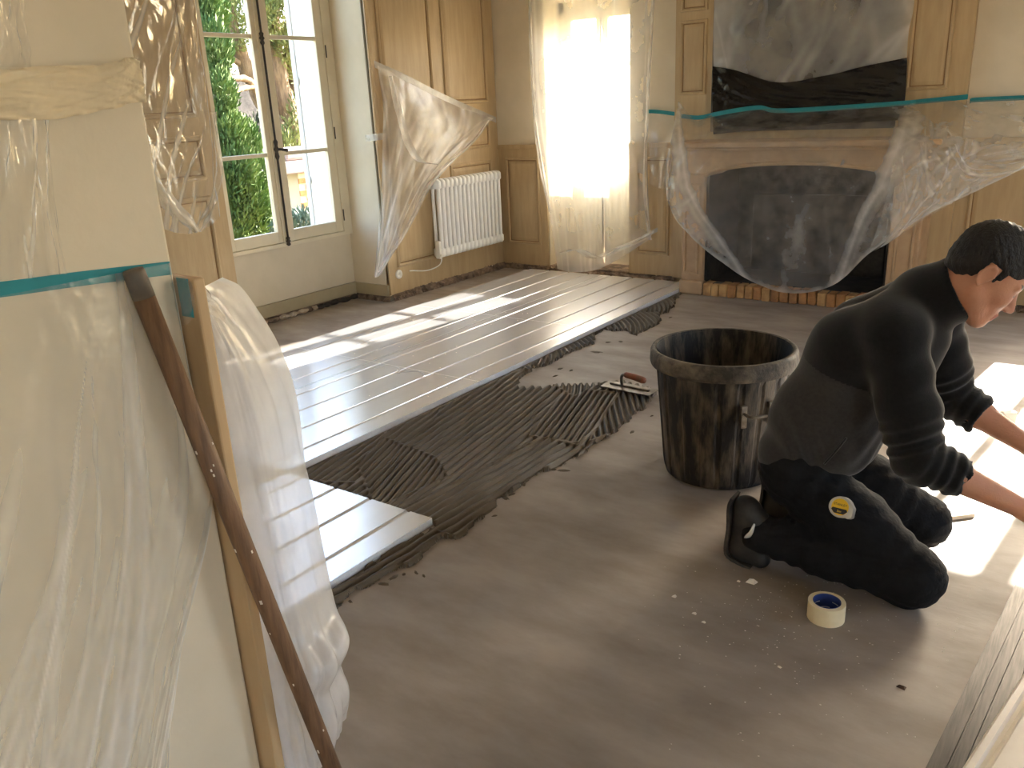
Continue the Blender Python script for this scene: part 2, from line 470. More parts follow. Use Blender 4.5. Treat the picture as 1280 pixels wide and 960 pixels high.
pan1 = struct(box('wall_left_panelling', XL - 0.03, XL, 4.885, YB - 0.015, 0.05, ZC, 'wood_paint', bevel=0.003))
for u0, u1 in ((5.0, 5.62), (5.76, 6.36)):
    panel_at(PL, pan1, u0, u1, 1.52, 2.78)
    panel_at(PL, pan1, u0, u1, 1.13, 1.40)
    panel_at(PL, pan1, u0, u1, 0.26, 1.02)
struct(box('trim_1', XL - 0.02, XL + 0.012, 4.885, 4.925, 0.05, ZC, 'wood_paint', bevel=0.004))
pan2 = struct(box('wall_left_panelling', XL - 0.03, XL, 1.4, 3.44, 0.05, ZC, 'wood_paint', bevel=0.003))
for u0, u1 in ((2.55, 3.33), (1.6, 2.4)):
    panel_at(PL, pan2, u0, u1, 1.51, 2.78)
    panel_at(PL, pan2, u0, u1, 1.13, 1.40)
    panel_at(PL, pan2, u0, u1, 0.20, 1.03)

# back wall with two french windows
DX0, DX1, DZ = -4.25, -3.42, 2.31      # door opening on the left
RX0, RX1, RZ = -0.33, 0.99, 2.45       # garden window right of the chimney, outside the picture
mbk = MB()
mbk.box(-5.5, DX0, YB, 6.98, 0, ZC); mbk.box(DX0, DX1, YB, 6.98, DZ, ZC); mbk.box(DX1, -2.70, YB, 6.98, 0, ZC)
mbk.box(-2.70, -1.15, YB + 0.32, 6.98, 0, ZC); mbk.box(-2.70, -1.15, YB, YB + 0.32, 1.05, ZC)
mbk.box(-1.15, RX0, YB, 6.98, 0, ZC); mbk.box(RX0, RX1, YB, 6.98, RZ, ZC); mbk.box(RX0, RX1, YB, 6.98, 0, 0.04); mbk.box(RX1, 3.4, YB, 6.98, 0, ZC)
wall_back = struct(mbk.build('wall_back', 'cream'))
struct(box('wall_right', 3.2, 3.4, 4.0, YB, 0, ZC, 'cream'))  # unseen side wall, its openings sized to set the fill light
struct(box('wall_right', 3.2, 3.4, -0.5, 3.0, 0, ZC, 'cream'))
struct(box('wall_right', 3.2, 3.4, 3.0, 4.0, 2.5, ZC, 'cream'))
struct(box('wall_right', 3.2, 3.4, 3.0, 4.0, 0, 0.5, 'cream'))
struct(box('ceiling_hall_block', -1.75, 3.4, -3.0, 0.2, ZC, ZC + 0.15, 'ceiling'))  # unseen hall shell added to cut light from behind the camera
struct(box('wall_rear_block', -1.75, 3.4, -3.15, -3.0, 0, ZC, 'cream'))  # unseen, added to block light behind the camera
struct(box('wall_right', 3.2, 3.4, -3.0, -1.7, 0, ZC, 'cream'))
struct(box('wall_right', 3.2, 3.4, -1.7, -0.5, 2.3, ZC, 'cream'))  # unseen hall opening left for fill light
struct(box('wall_front', -5.5, -1.36, 0.55, 0.70, 0, ZC, 'cream'))

wn1 = struct(box('wall_back_wainscot', XL, DX0 - 0.005, YB - 0.02, YB, 0.045, 1.13, 'wood_paint', bevel=0.003))
box('cap_rail', XL, DX0 - 0.005, YB - 0.034, YB - 0.021, 1.105, 1.145, 'wood_paint', wn1, 0.004)
panel_at(PB, wn1, -4.70, -4.33, 0.24, 1.03, 0.9)
wn2 = struct(box('wall_back_wainscot', DX1 - 0.0, -2.98, YB - 0.02, YB, 0.045, 1.13, 'wood_paint', bevel=0.003))
box('cap_rail', DX1, -2.98, YB - 0.034, YB - 0.021, 1.105, 1.145, 'wood_paint', wn2, 0.004)
panel_at(PB, wn2, -3.35, -3.04, 0.22, 1.03, 0.9)
wn3 = struct(box('wall_back_wainscot', -0.92, RX0 - 0.02, YB - 0.02, YB, 0.045, 1.13, 'wood_paint', bevel=0.003))
box('cap_rail', -0.92, RX0 - 0.02, YB - 0.034, YB - 0.021, 1.105, 1.145, 'wood_paint', wn3, 0.004)
panel_at(PB, wn3, -0.84, -0.42, 0.22, 1.03, 0.9)

# chimney breast woodwork
ch = MB()
ch.box(-2.99, -2.66, YB - 0.06, YB, 0.045, ZC); ch.box(-1.16, -0.92, YB - 0.06, YB, 0.045, ZC); ch.box(-2.66, -1.16, YB - 0.06, YB, 1.05, ZC)
pier = struct(ch.build('wall_chimney_breast', 'wood_paint'))
panel_at(PP, pier, -2.95, -2.73, 1.50, 2.04, 0.85)
panel_at(PP, pier, -2.95, -2.73, 2.10, 2.80, 0.85)
panel_at(PP, pier, -1.30, -1.04, 1.46, 2.80, 0.85)

# strip of bare rubble and mortar left where the old floor met the walls
def lumpy_bead(name, pts, w, h, seed, m='rubble', side=(1, 0)):
    P = catmull(pts, 90); mb = MB(); v = []
    for i, p in enumerate(P):
        t = P[min(i + 1, 89)] - P[max(i - 1, 0)]; t /= np.linalg.norm(t); s = np.array([side[0], side[1], 0.0])
        for k in range(7):
            a = math.pi / 2 * k / 6
            q = 0.85 + 0.35 * noise.noise(Vector((i * 0.17, k * 0.3, seed))) + 0.35 * noise.noise(Vector((i * 0.93, k * 0.9, seed + 9)))
            v.append(p + s * w * q * math.sin(a) + np.array([0, 0, h * q * math.cos(a)]))
    f = [(i * 7 + k, i * 7 + k + 1, i * 7 + 8 + k, i * 7 + 7 + k) for i in range(89) for k in range(6)]
    return mb.add(v, f).build(name, m, smooth=False, fix=False)
struct(lumpy_bead('trim_2', [(XL - 0.01, 4.90, -0.002), (XL - 0.01, 5.6, -0.002), (XL - 0.01, YB, -0.002)], 0.05, 0.065, 1))
struct(lumpy_bead('trim_3', [(XL, YB, -0.002), (-4.0, YB, -0.002), (-2.98, YB, -0.002)], 0.05, 0.055, 2, side=(0, -1)))
struct(lumpy_bead('trim_4', [(-5.15, 4.885, -0.002), (-5.0, 4.885, -0.002), (XL + 0.02, 4.885, -0.002)], 0.04, 0.05, 3, side=(0, -1)))
struct(lumpy_bead('trim_5', [(-0.92, YB, -0.002), (-0.6, YB, -0.002), (RX0, YB, -0.002)], 0.05, 0.05, 4, side=(0, -1)))
rub = struct(box('trim_6', -5.17, -5.158, 3.44, 4.86, 0.0, 0.05, 'rubble'))
R = random.Random(5)
yy = 3.46
while yy < 4.83:
    wd = R.uniform(0.05, 0.13)
    bm = bmesh.new()
    bmesh.ops.create_icosphere(bm, subdivisions=2, radius=1)
    for v in bm.verts:
        n_ = noise.noise(v.co * 1.7 + Vector((yy * 7, 0, 0)))
        v.co *= 1 + 0.35 * n_
        v.co = Vector((v.co.x * 0.024, v.co.y * wd * 0.52, max(v.co.z, -0.8) * 0.021))
    me = bpy.data.meshes.new('rubble_stone'); bm.to_mesh(me); bm.free()
    me.materials.append(MATS[R.choice(['stone_pale', 'stone_pale', 'stone_red', 'rubble']) if yy < 4.4 else R.choice(['stone_dark', 'stone_dark', 'rubble'])])
    o = bpy.data.objects.new('rubble_stone', me); o.location = (-5.143 + R.uniform(-0.006, 0.006), yy + wd / 2, 0.0165)
    link(o, rub)
    yy += wd * 0.98

# ================================================================== WINDOWS
def sash(name, parent_axis, a0, a1, z0, z1, depth, bars, m='window_paint', st=0.06, vbar=None, rail_bot=0.085, d=0.022):
    """one glazed leaf; parent_axis(a, dep, z) -> xyz; bars = heights of glazing bars"""
    P = parent_axis
    def bx(nm, u0, u1, w0, w1, mm, par, dd=d):
        mb = MB()
        v = [P(u, depth + e, w) for u in (u0, u1) for e in (-dd, dd) for w in (w0, w1)]
        mb.add(v, [(0, 1, 3, 2), (4, 6, 7, 5), (0, 4, 5, 1), (2, 3, 7, 6), (0, 2, 6, 4), (1, 5, 7, 3)])
        return mb.build(nm, mm, par, bevel=0.003 if nm != 'pane' else 0)
    fr = MB()
    for u0, u1, w0, w1 in ((a0, a0 + st, z0, z1), (a1 - st, a1, z0, z1), (a0 + st, a1 - st, z0, z0 + rail_bot), (a0 + st, a1 - st, z1 - st, z1)):
        v = [P(u, depth + e, w) for u in (u0, u1) for e in (-d, d) for w in (w0, w1)]
        fr.add(v, [(0, 1, 3, 2), (4, 6, 7, 5), (0, 4, 5, 1), (2, 3, 7, 6), (0, 2, 6, 4), (1, 5, 7, 3)])
    o = fr.build(name, m, bevel=0.003)
    for b in bars: bx('glazing_bar', a0 + st, a1 - st, b - 0.014, b + 0.014, m, o, 0.016)
    zs = [z0 + rail_bot] + list(bars) + [z1 - st]
    cols = [(a0 + st, a1 - st)]
    if vbar is not None:
        bx('glazing_bar', vbar - 0.0275, vbar + 0.0275, z0 + rail_bot, z1 - st, m, o, 0.016)
        cols = [(a0 + st, vbar - 0.0275), (vbar + 0.0275, a1 - st)]
    for i in range(len(zs) - 1):
        for c0, c1 in cols:
            bx('pane', c0, c1, zs[i], zs[i + 1], 'glass', o, 0.002)
    return o
PWX = lambda a, dep, z: (WX + dep, a, z)
PWY = lambda a, dep, z: (a, 6.80 + dep, z)

w1 = struct(MB().box(WX - 0.05, WX + 0.03, 3.44, 3.66, 0.545, 3.10).box(WX - 0.05, WX + 0.03, 4.795, 4.885, 0.545, 3.10)
            .box(WX - 0.05, WX + 0.035, 3.66, 4.795, 0.545, 0.575).box(WX - 0.05, WX + 0.03, 3.66, 4.795, 3.05, 3.10).build('window_1', 'window_paint', bevel=0.003))
sL = sash('sash', PWX, 3.66, 4.205, 0.577, 3.05, 0.0, (1.225, 2.035, 2.845), st=0.075)
sR = sash('sash', PWX, 4.21, 4.795, 0.577, 3.05, 0.0, (1.225, 2.035, 2.845), st=0.075)
sL.parent = w1; sR.parent = w1
MB().box(WX + 0.022, WX + 0.034, 4.165, 4.25, 0.577, 3.05).build('meeting_stile', 'window_paint', w1, bevel=0.004)
# cremone bolt: rod with knobs
crm = thing('window_bolt', 'dark iron espagnolette bolt running down the garden window', 'window bolt', (WX + 0.045, 4.195, 0.6))
cx, cyy = WX + 0.047, 4.195
MB().tube([(cx, cyy, 0.60), (cx, cyy, 3.05)], 0.008, 8).build('rod', 'iron', crm, smooth=True)
for z, hgt in ((2.02, 0.09), (1.26, 0.15), (0.585, 0.07)):
    MB().lathe([(0.008, -hgt / 2), (0.017, -hgt * 0.35), (0.011, -hgt * 0.12), (0.02, 0), (0.012, hgt * 0.15), (0.017, hgt * 0.36), (0.007, hgt / 2)], 12, (cx, cyy, z)).build('guide', 'iron', crm, smooth=True)
MB().tube([(cx + 0.01, cyy, 1.26), (cx + 0.04, cyy + 0.01, 1.26), (cx + 0.05, cyy + 0.06, 1.25)], [0.01, 0.009, 0.013], 10).build('handle', 'iron', crm, smooth=True)
for z in (0.66, 1.30, 1.90):
    tag(MB().tube([(WX + 0.036, 4.80, z), (WX + 0.036, 4.80, z + 0.09)], 0.005, 8).build('hinge', 'iron', w1, smooth=True))
# white outer reveal and open outside shutter seen through the right hand leaf
struct(box('window_outer_reveal', -5.56, WX - 0.052, 4.83, 4.885, 0.0, 3.10, 'reveal_white'))
sh = thing('outside_shutter', 'white outside shutter folded into the reveal of the garden window', 'shutter', (-5.40, 4.81, 0.55))
box('leaf', -5.545, -5.26, 4.800, 4.826, 0.56, 3.09, 'reveal_white', sh, 0.003)
box('edge_strip', -5.51, -5.485, 4.792, 4.799, 0.56, 3.09, 'shutter_grey', sh, 0.001)
for z in (0.95, 1.72): box('hinge', -5.525, -5.47, 4.785, 4.792, z, z + 0.06, 'shutter_grey', sh, 0.002)

# french window on the back wall
w2 = struct(MB().box(DX0, DX0 + 0.05, 6.76, 6.86, 0, DZ).box(DX1 - 0.05, DX1, 6.76, 6.86, 0, DZ).box(DX0, DX1, 6.76, 6.86, 2.22, DZ).build('window_2', 'window_paint', bevel=0.003))
for k, (a0, a1) in enumerate(((DX0 + 0.05, -3.838), (-3.832, DX1 - 0.05))):
    s = sash('leaf', PWY, a0, a1, 0.05, 2.218, 0.0, (1.37, 1.78), st=0.055, rail_bot=0.86)
    s.parent = w2
    mb = MB(); moulding(mb, lambda u, z, h: (u, 6.778 - h, z), a0 + 0.07, a1 - 0.07, 0.16, 0.80, [0, 0.004, 0.014, 0.02], [0, 0.01, 0.01, 0.001]); mb.build('moulding', 'window_paint', s)
struct(box('door_threshold', DX0, DX1, YB - 0.02, 6.775, 0.0, 0.054, 'rubble', bevel=0.006))
MB().tube([(-3.835, 6.765, 0.2), (-3.835, 6.765, 2.2)], 0.009, 8).build('bolt_rod', 'iron', w2, smooth=True)

# second tall window on the same wall, beyond the picture on the right
w3 = struct(MB().box(RX0, RX0 + 0.03, 6.76, 6.86, 0.04, RZ).box(RX1 - 0.03, RX1, 6.76, 6.86, 0.04, RZ).box(RX0, RX1, 6.76, 6.86, RZ - 0.03, RZ).build('window_3', 'window_paint', bevel=0.003))
for a0, a1, vb in ((-0.30, 0.33, 0.0275), (0.33, 0.96, 0.633)):
    s = sash('leaf', PWY, a0, a1, 0.05, RZ - 0.03, 0.0, (), st=0.056, vbar=vb, rail_bot=0.88)
    s.parent = w3

# ================================================================== FLOOR BOARDS
def alu_board(x0, x1, y0, y1, grooves, label, z=0.004, group='foil faced heating boards laid by the windows', loops=False):
    th = 0.03
    t = thing('insulation_board', label, 'floor board', ((x0 + x1) / 2, (y0 + y1) / 2, 0), group)
    gw, gd = 0.011, 0.0065
    prof = [(x0 + 0.001, z)]
    top = [(x0 + 0.001, z + th)]
    for g in sorted(grooves):
        top += [(g - gw, z + th)]
        for k in range(1, 6):
            a = math.pi * k / 6
            top += [(g - gw * math.cos(a), z + th - gd * math.sin(a))]
        top += [(g + gw, z + th)]
    top += [(x1 - 0.001, z + th)]
    # core
    mb = MB()
    poly = [(x0 + 0.001, z), (x1 - 0.001, z)] + top[::-1]
    n = len(poly)
    v = [(u, y, w - (0.0006 if i > 1 else 0)) for y in (y0 + 0.001, y1 - 0.001) for i, (u, w) in enumerate(poly)]
    f = [(i, (i + 1) % n, n + (i + 1) % n, n + i) for i in range(n)]
    for s_ in (0, n):
        # end caps as strips between bottom and top profile
        tt = [s_ + n - 1 - k for k in range(len(top))]
        f.append(tuple([s_, s_ + 1] + [s_ + 2 + k for k in range(len(top))]))
    mb.add(v, f)
    mb.build('foam_core', 'foam', t, fix=True)
    ny = 14
    mf = MB()
    v = []
    for j in range(ny):
        y = y0 + 0.001 + (y1 - y0 - 0.002) * j / (ny - 1)
        for u, w in top:
            v.append((u, y, w + 0.0007 * noise.noise(Vector((u * 5, y * 3, 0)))))
    k = len(top)
    f = [(j * k + i, j * k + i + 1, (j + 1) * k + i + 1, (j + 1) * k + i) for j in range(ny - 1) for i in range(k - 1)]
    mf.add(v, f).build('foil', 'foil', t, fix=False)
    if loops:
        for lx, ly, r in loops:
            pts = [(lx + r * math.cos(a), ly + r * math.sin(a), z + th + 0.0015) for a in np.linspace(0.1, math.pi - 0.1, 20)]
            MB().tube(pts, 0.0028, 6).build('loop_crease', 'foil', t, smooth=True)
    return t
ys = [2.10, 3.475, 4.75, 6.36]
names_y = ['beside the plastic draped board', 'in the middle of the row', 'reaching the french window']
for k in range(3):
    lp = [(-3.40, 3.36, 0.10), (-3.20, 3.36, 0.09)] if k == 0 else None
    alu_board(-3.615, -2.775, ys[k], ys[k + 1], (-2.90, -3.11, -3.32, -3.53), 'silver grooved foil board edging the mortar bed, ' + names_y[k], loops=lp)
    alu_board(-4.385, -3.617, ys[k], ys[k + 1], (-3.76, -3.965, -4.17), 'silver grooved foil board along the radiator side, ' + names_y[k])
alu_board(-2.755, -1.935, 0.98, 2.09, (-2.055, -2.26, -2.457, -2.66), 'short silver foil board stepping out into the mortar bed', z=0.004)

# ================================================================== TILE ADHESIVE
def in_poly(X, Y, poly):
    ins = np.zeros(X.shape, bool)
    j = len(poly) - 1
    for i in range(len(poly)):
        xi, yi = poly[i]; xj, yj = poly[j]
        c = ((yi > Y) != (yj > Y)) & (X < (xj - xi) * (Y - yi) / (yj - yi + 1e-12) + xi)
        ins ^= c
        j = i
    return ins
def fpoly(px): return [tuple(AZ(*p)[:2]) for p in px]
edge_px = [(392, 748), (405, 777), (440, 748), (470, 728), (505, 712), (530, 692), (548, 678), (575, 671), (592, 660), (612, 640), (632, 622), (662, 601),
           (700, 583), (735, 558), (775, 538), (800, 516), (816, 500), (818, 488), (790, 480), (757, 478), (745, 481), (700, 483), (660, 487), (645, 482),
           (650, 474), (668, 462), (690, 455), (700, 447), (725, 437), (742, 431), (745, 420), (757, 412), (765, 414), (780, 414), (796, 420), (808, 412),
           (825, 405), (826, 395), (843, 385), (845, 375), (851, 368)]
fp = fpoly(edge_px)
fp = [(-1.932, 1.2), (-1.85, 1.2)] + fp[1:] + [(-2.78, 6.2), (-2.78, 2.095), (-1.932, 2.095)]
gx, gy = np.arange(-2.79, -1.70, 0.0035), np.arange(1.2, 6.25, 0.0065)
GX, GY = np.meshgrid(gx, gy, indexing='ij')
nz = np.zeros_like(GX)
for f1, f2, a, ph in ((38, 23, 0.010, 0.3), (71, 47, 0.006, 1.9), (17, 11, 0.014, 4.0), (120, 95, 0.004, 2.2)):
    nz += a * np.sin(f1 * GX + 3 * np.sin(9 * GY) + ph) * np.sin(f2 * GY + 2 * np.sin(13 * GX) + ph * 2)
mask = in_poly(GX + nz, GY + nz[::-1, ::-1] * 0.8, fp)
mask &= ~((GX < -1.936) & (GY < 2.09)) & (GX > -2.776) & (GY < 6.08)
def stroke(ang_deg, x0, y0, curve=0.0):
    a = math.radians(ang_deg)
    q = (GX - x0) * math.cos(a) - (GY - y0) * math.sin(a)
    s = (GX - x0) * math.sin(a) + (GY - y0) * math.cos(a)
    return q + curve * s * s
PITCH_R = 0.031
phase = 0.74 * stroke(-8.0, -2.2, 2.6, 0.03)
zones = [([(-2.80, 2.0), (-2.45, 2.2), (-2.62, 2.9), (-2.80, 3.2)], 0.8 * stroke(-13, -2.7, 2.4)),
         (fpoly([(448, 586), (480, 550), (545, 575), (560, 600), (470, 640)]), stroke(-21, -2.4, 2.4)),
         ([(-2.08, 1.2), (-1.70, 1.2), (-1.70, 2.5), (-2.02, 2.35), (-2.0, 2.0)], 0.85 * stroke(2.5, -1.9, 1.7)),
         ([(-2.12, 2.05), (-1.75, 2.05), (-1.7, 3.0), (-2.04, 3.0)], 0.76 * stroke(1.0, -2.0, 2.6)),
         (fpoly([(708, 489), (661, 548), (723, 558), (752, 530), (775, 494)]), stroke(-16.5, -2.1, 3.3)),
         (fpoly([(775, 494), (752, 530), (735, 556), (800, 530), (822, 485)]), stroke(-33, -2.0, 3.5)),
         ([(-2.80, 3.9), (-2.2, 3.55), (-2.0, 6.3), (-2.80, 6.3)], None)]
zid = np.zeros(GX.shape, int)
for k, (pl, ph) in enumerate(zones):
    i = in_poly(GX, GY, pl)
    if ph is None:
        yc = np.floor((GY - 3.9) / 0.75) * 0.75 + 3.9
        ph = np.hypot(GX + 2.86 + 0.35, (GY - yc + 0.30) * 0.8)
    phase = np.where(i, ph, phase); zid = np.where(i, k + 1, zid)
rid = np.clip((np.cos(2 * math.pi * phase / PITCH_R) + 0.75) / 1.3, 0, 1)
amp = 0.0175 * (1 + 0.25 * np.sin(31 * GX + 17 * GY) * np.sin(7 * GY))
Z = 0.0016 + rid * amp + 0.0015 * np.sin(53 * GX + 5 * GY) * np.sin(41 * GY)
dz = (np.abs(np.diff(zid, axis=0, append=zid[-1:])) + np.abs(np.diff(zid, axis=1, append=zid[:, -1:]))) > 0
dz |= np.roll(dz, 1, 0) | np.roll(dz, 1, 1)
Z = np.where(dz, np.maximum(Z, 0.0185), Z)
inner = mask.copy()
for ax in (0, 1):
    for sft in (1, -1): inner &= np.roll(mask, sft, ax)
Z = np.where(inner, 0.0005 + (Z - 0.0005) * np.clip((GX + 2.782) / 0.05, 0.25, 1), 0.0005)
idx = -np.ones(GX.shape, int)
cell = mask[:-1, :-1] & mask[1:, :-1] & mask[1:, 1:] & mask[:-1, 1:]
used = np.zeros_like(mask); used[:-1, :-1] |= cell; used[1:, :-1] |= cell; used[1:, 1:] |= cell; used[:-1, 1:] |= cell
idx[used] = np.arange(used.sum())
ci, cj = np.nonzero(cell)
faces = np.stack([idx[ci, cj], idx[ci + 1, cj], idx[ci + 1, cj + 1], idx[ci, cj + 1]], 1)
verts = np.stack([GX[used], GY[used], Z[used]], 1)
me = bpy.data.meshes.new('tile_adhesive')
me.from_pydata(verts.tolist(), [], faces.tolist())
me.materials.append(MATS['adhesive'])
me.polygons.foreach_set('use_smooth', [True] * len(me.polygons))
adh = bpy.data.objects.new('tile_adhesive', me); link(adh)
tag(adh, 'dark grey adhesive combed into ridges beside the silver boards', 'adhesive', kind='stuff')
# loose smears of adhesive
def blob(mb, x, y, rx, ry, h, seed, rot=0.0, n=12):
    R_ = random.Random(seed); v = [(x, y, h)]; f = []
    for ring, (q, hh) in enumerate(((0.55, 0.8), (1.0, 0.02))):
        for k in range(n):
            a = 2 * math.pi * k / n; w = q * R_.uniform(0.65, 1.2)
            dx, dy = rx * w * math.cos(a), ry * w * math.sin(a)
            v.append((x + dx * math.cos(rot) - dy * math.sin(rot), y + dx * math.sin(rot) + dy * math.cos(rot), h * hh))
    for k in range(n):
        f.append((0, 1 + k, 1 + (k + 1) % n)); f.append((1 + k, 1 + n + k, 1 + n + (k + 1) % n, 1 + (k + 1) % n))
    mb.add(v, f)
sm = MB(); R = random.Random(3)
for px, py, s in ((700, 461, .05), (714, 463, .035), (745, 440, .07), (776, 427, .05), (760, 428, .04), (838, 397, .03), (694, 470, .03), (705, 588, .05), (632, 622, .04),
                  (655, 606, .025), (730, 560, .04), (790, 540, .03), (692, 587, .03), (492, 722, .03), (520, 716, .02), (530, 720, .016), (505, 718, .02), (438, 752, .02), (480, 730, .03),
                  (412, 772, .02), (640, 618, .03), (618, 645, .02), (815, 520, .02), (830, 505, .015)):
    p = AZ(px, py); blob(sm, p[0], p[1], s * R.uniform(0.4, 0.8), s * 0.3, 0.005, int(px), R.uniform(0, 3))
smo = sm.build('adhesive_smear', 'adhesive', smooth=True)
tag(smo, 'scattered smears of grey adhesive on the concrete along the combed bed', 'adhesive', kind='stuff')

# ================================================================== NOTCHED TROWEL
tp = AZ(788, 486)
tr = thing('notched_trowel', 'steel notched trowel with a worn orange handle on the adhesive', 'trowel', (tp[0], tp[1], 0.01))
ta, tb = AZ(757, 479, 0.030), AZ(818, 491, 0.030)
ax = (tb - ta); ax[2] = 0; tl_ = np.linalg.norm(ax); ax /= tl_
ay = np.array([-ax[1], ax[0], 0])
c0 = (ta + tb) / 2
MB().obox(c0, ax, ay, (0, 0, 1), 0.15, 0.055, 0.0012).build('blade', 'steel_dirty', tr)
comb = [(-0.15, 0.0)]
for k in range(13):
    u = -0.15 + 0.0235 * k
    comb += [(u, -0.009), (u + 0.011, -0.009), (u + 0.011, -0.001), (u + 0.0235, -0.001)]
comb += [(0.1555, 0.0)]
for sg in (-1, 1):
    MB().prism(comb, lambda u, w, d: c0 + ax * u + ay * (sg * 0.0555 + d) + np.array([0, 0, w]), -0.0008, 0.0008).build('toothed_edge', 'steel_dirty', tr)
MB().tube([c0 - ax * 0.12 + np.array([0, 0, 0.005]), c0 + ax * 0.12 + np.array([0, 0, 0.005])], 0.006, 8).build('spine', 'steel_dirty', tr)
zu = np.array([0, 0, 1.0])
MB().tube(catmull([c0 - ax * 0.045 + zu * 0.004, c0 - ax * 0.05 + zu * 0.05, c0 - ax * 0.04 + zu * 0.066, c0 - ax * 0.015 + zu * 0.07], 12), [0.009] * 9 + [0.008] * 3, 10).build('shank', 'steel', tr, smooth=True)
MB().tube([c0 - ax * 0.03 + zu * 0.070, c0 - ax * 0.02 + zu * 0.070, c0 + ax * 0.03 + zu * 0.066, c0 + ax * 0.08 + zu * 0.058, c0 + ax * 0.095 + zu * 0.056], [0.012, 0.0165, 0.0175, 0.019, 0.014], 14).build('handle', 'trowel_handle', tr, smooth=True)

# ================================================================== RADIATOR
rad = thing('radiator', 'white column radiator hung on the panelled wall', 'radiator', (XL + 0.08, 5.92, 0.24))
NS, RY0, RY1, RZ0, RZ1 = 16, 5.43, 6.34, 0.27, 0.93
pit = (RY1 - RY0) / NS
sec = MB()
for xc, r in ((0.095, 0.017), (0.035, 0.015)):
    sec.tube([(xc, 0, 0.03), (xc, 0, RZ1 - RZ0 - 0.03)], r, 10, caps=False)
for zc in (0.03, RZ1 - RZ0 - 0.03):
    # rounded head joining both columns
    pr = []
    sgn = 1 if zc > 0.1 else -1
    for k in range(13):
        a = math.pi * k / 12
        pr.append((0.065 + 0.05 * math.cos(a), zc + sgn * 0.03 * math.sin(a)))
    pr += [(0.015, zc - sgn * 0.05), (0.115, zc - sgn * 0.05)]
    sec.prism(pr, lambda u, w, d: (u, d, w), -pit * 0.44, pit * 0.44)
mesh_o = sec.build('section', 'rad_white', rad, bevel=0.0)
bmx = bmesh.new(); bmx.from_mesh(mesh_o.data)
bmesh.ops.bevel(bmx, geom=[e for e in bmx.edges if e.calc_length() > 0 and len(e.link_faces) == 2 and e.calc_face_angle() > 1.2], offset=0.006, segments=2, affect='EDGES')
bmx.to_mesh(mesh_o.data); bmx.free()
mesh_o.data.polygons.foreach_set('use_smooth', [True] * len(mesh_o.data.polygons))
mesh_o.location = (XL + 0.012, RY0 + pit / 2, RZ0)
for k in range(1, NS):
    o = mesh_o.copy(); o.location = (XL + 0.012, RY0 + pit * (k + 0.5), RZ0); link(o, rad)
    o.matrix_parent_inverse = mesh_o.matrix_parent_inverse.copy()
tag(box('control_box', XL + 0.075, XL + 0.125, RY0 - 0.028, RY0, RZ0 + 0.0, RZ0 + 0.15, 'socket_white', rad, 0.008))
MB().tube([(XL + 0.12, RY0 - 0.02, 0.30), (XL + 0.14, RY0 - 0.022, 0.30)], 0.012, 12).build('dial', 'socket_white', rad, smooth=True)
for yb in (RY0 + 0.15, RY1 - 0.15): box('wall_bracket', XL, XL + 0.03, yb, yb + 0.03, 0.5, 0.62, 'rad_white', rad, 0.003)
MB().tube(catmull([(XL + 0.10, RY0 + 0.03, RZ0 + 0.02), (XL + 0.09, RY0 + 0.0, 0.215), (XL + 0.05, RY0 - 0.12, 0.185), (XL + 0.012, RY0 - 0.26, 0.205), (XL + 0.012, RY0 - 0.30, 0.21)], 24), 0.005, 8).build('power_cord', 'socket_white', rad, smooth=True)
def socket(name, x, y, z, label):
    t = thing(name, label, 'socket', (x, y, z))
    MB().add(*(lambda v: (v, [tuple(range(24))]))([(x + 0.001, y + 0.036 * math.cos(a), z + 0.036 * math.sin(a)) for a in np.linspace(0, 2 * math.pi, 25)[:24]])).build('back_plate', 'socket_white', t)
    mb = MB(); v = []
    for r, h in ((0.037, 0.0), (0.038, 0.008), (0.032, 0.014), (0.020, 0.014), (0.019, 0.004), (0.0, 0.004)):
        for k in range(24):
            a = 2 * math.pi * k / 24; v.append((x + 0.001 + h, y + r * math.cos(a), z + r * math.sin(a)))
    mb.add(v, [(j * 24 + k, j * 24 + (k + 1) % 24, (j + 1) * 24 + (k + 1) % 24, (j + 1) * 24 + k) for j in range(5) for k in range(24)]).build('rosette', 'socket_white', t, smooth=True)
    for dy in (-0.008, 0.008):
        MB().tube([(x + 0.0052, y + dy, z), (x + 0.0058, y + dy, z)], 0.0028, 8).build('pin_hole', 'iron', t)
socket('wall_socket', XL, 5.005, 0.205, 'round white socket low on the panelling under the radiator cord')
socket('wall_socket', XL, 3.37, 0.195, 'round white socket low on the panelling behind the milky sheet')

# ================================================================== FIREPLACE
fpx = thing('fireplace', 'pale stone fireplace with arched opening under draped film', 'fireplace', (-1.87, 6.12, 0))
FY = 6.12                              # front face of the surround
x0o, x1o = -2.585, -1.245
MB().box(-2.765, x0o, FY, 6.44, 0.10, 0.93).build('pilaster', 'mantel_stone', fpx, bevel=0.012)
MB().box(x1o, -1.05, FY, 6.44, 0.10, 0.93).build('pilaster', 'mantel_stone', fpx, bevel=0.012)
MB().box(-2.77, x0o + 0.01, FY - 0.03, 6.44, 0.0, 0.11).build('plinth', 'mantel_stone', fpx, bevel=0.012)
MB().box(x1o - 0.01, -1.02, FY - 0.03, 6.44, 0.0, 0.11).build('plinth', 'mantel_stone', fpx, bevel=0.012)
for xa, xb in ((-2.75, -2.62), (-1.21, -1.08)):
    mb = MB(); moulding(mb, lambda u, z, h: (u, FY - h, z), xa, xb, 0.16, 0.86, [0, 0.006, 0.018, 0.024], [0, 0.012, 0.012, 0.002]); mb.build('pilaster_moulding', 'mantel_stone', fpx)
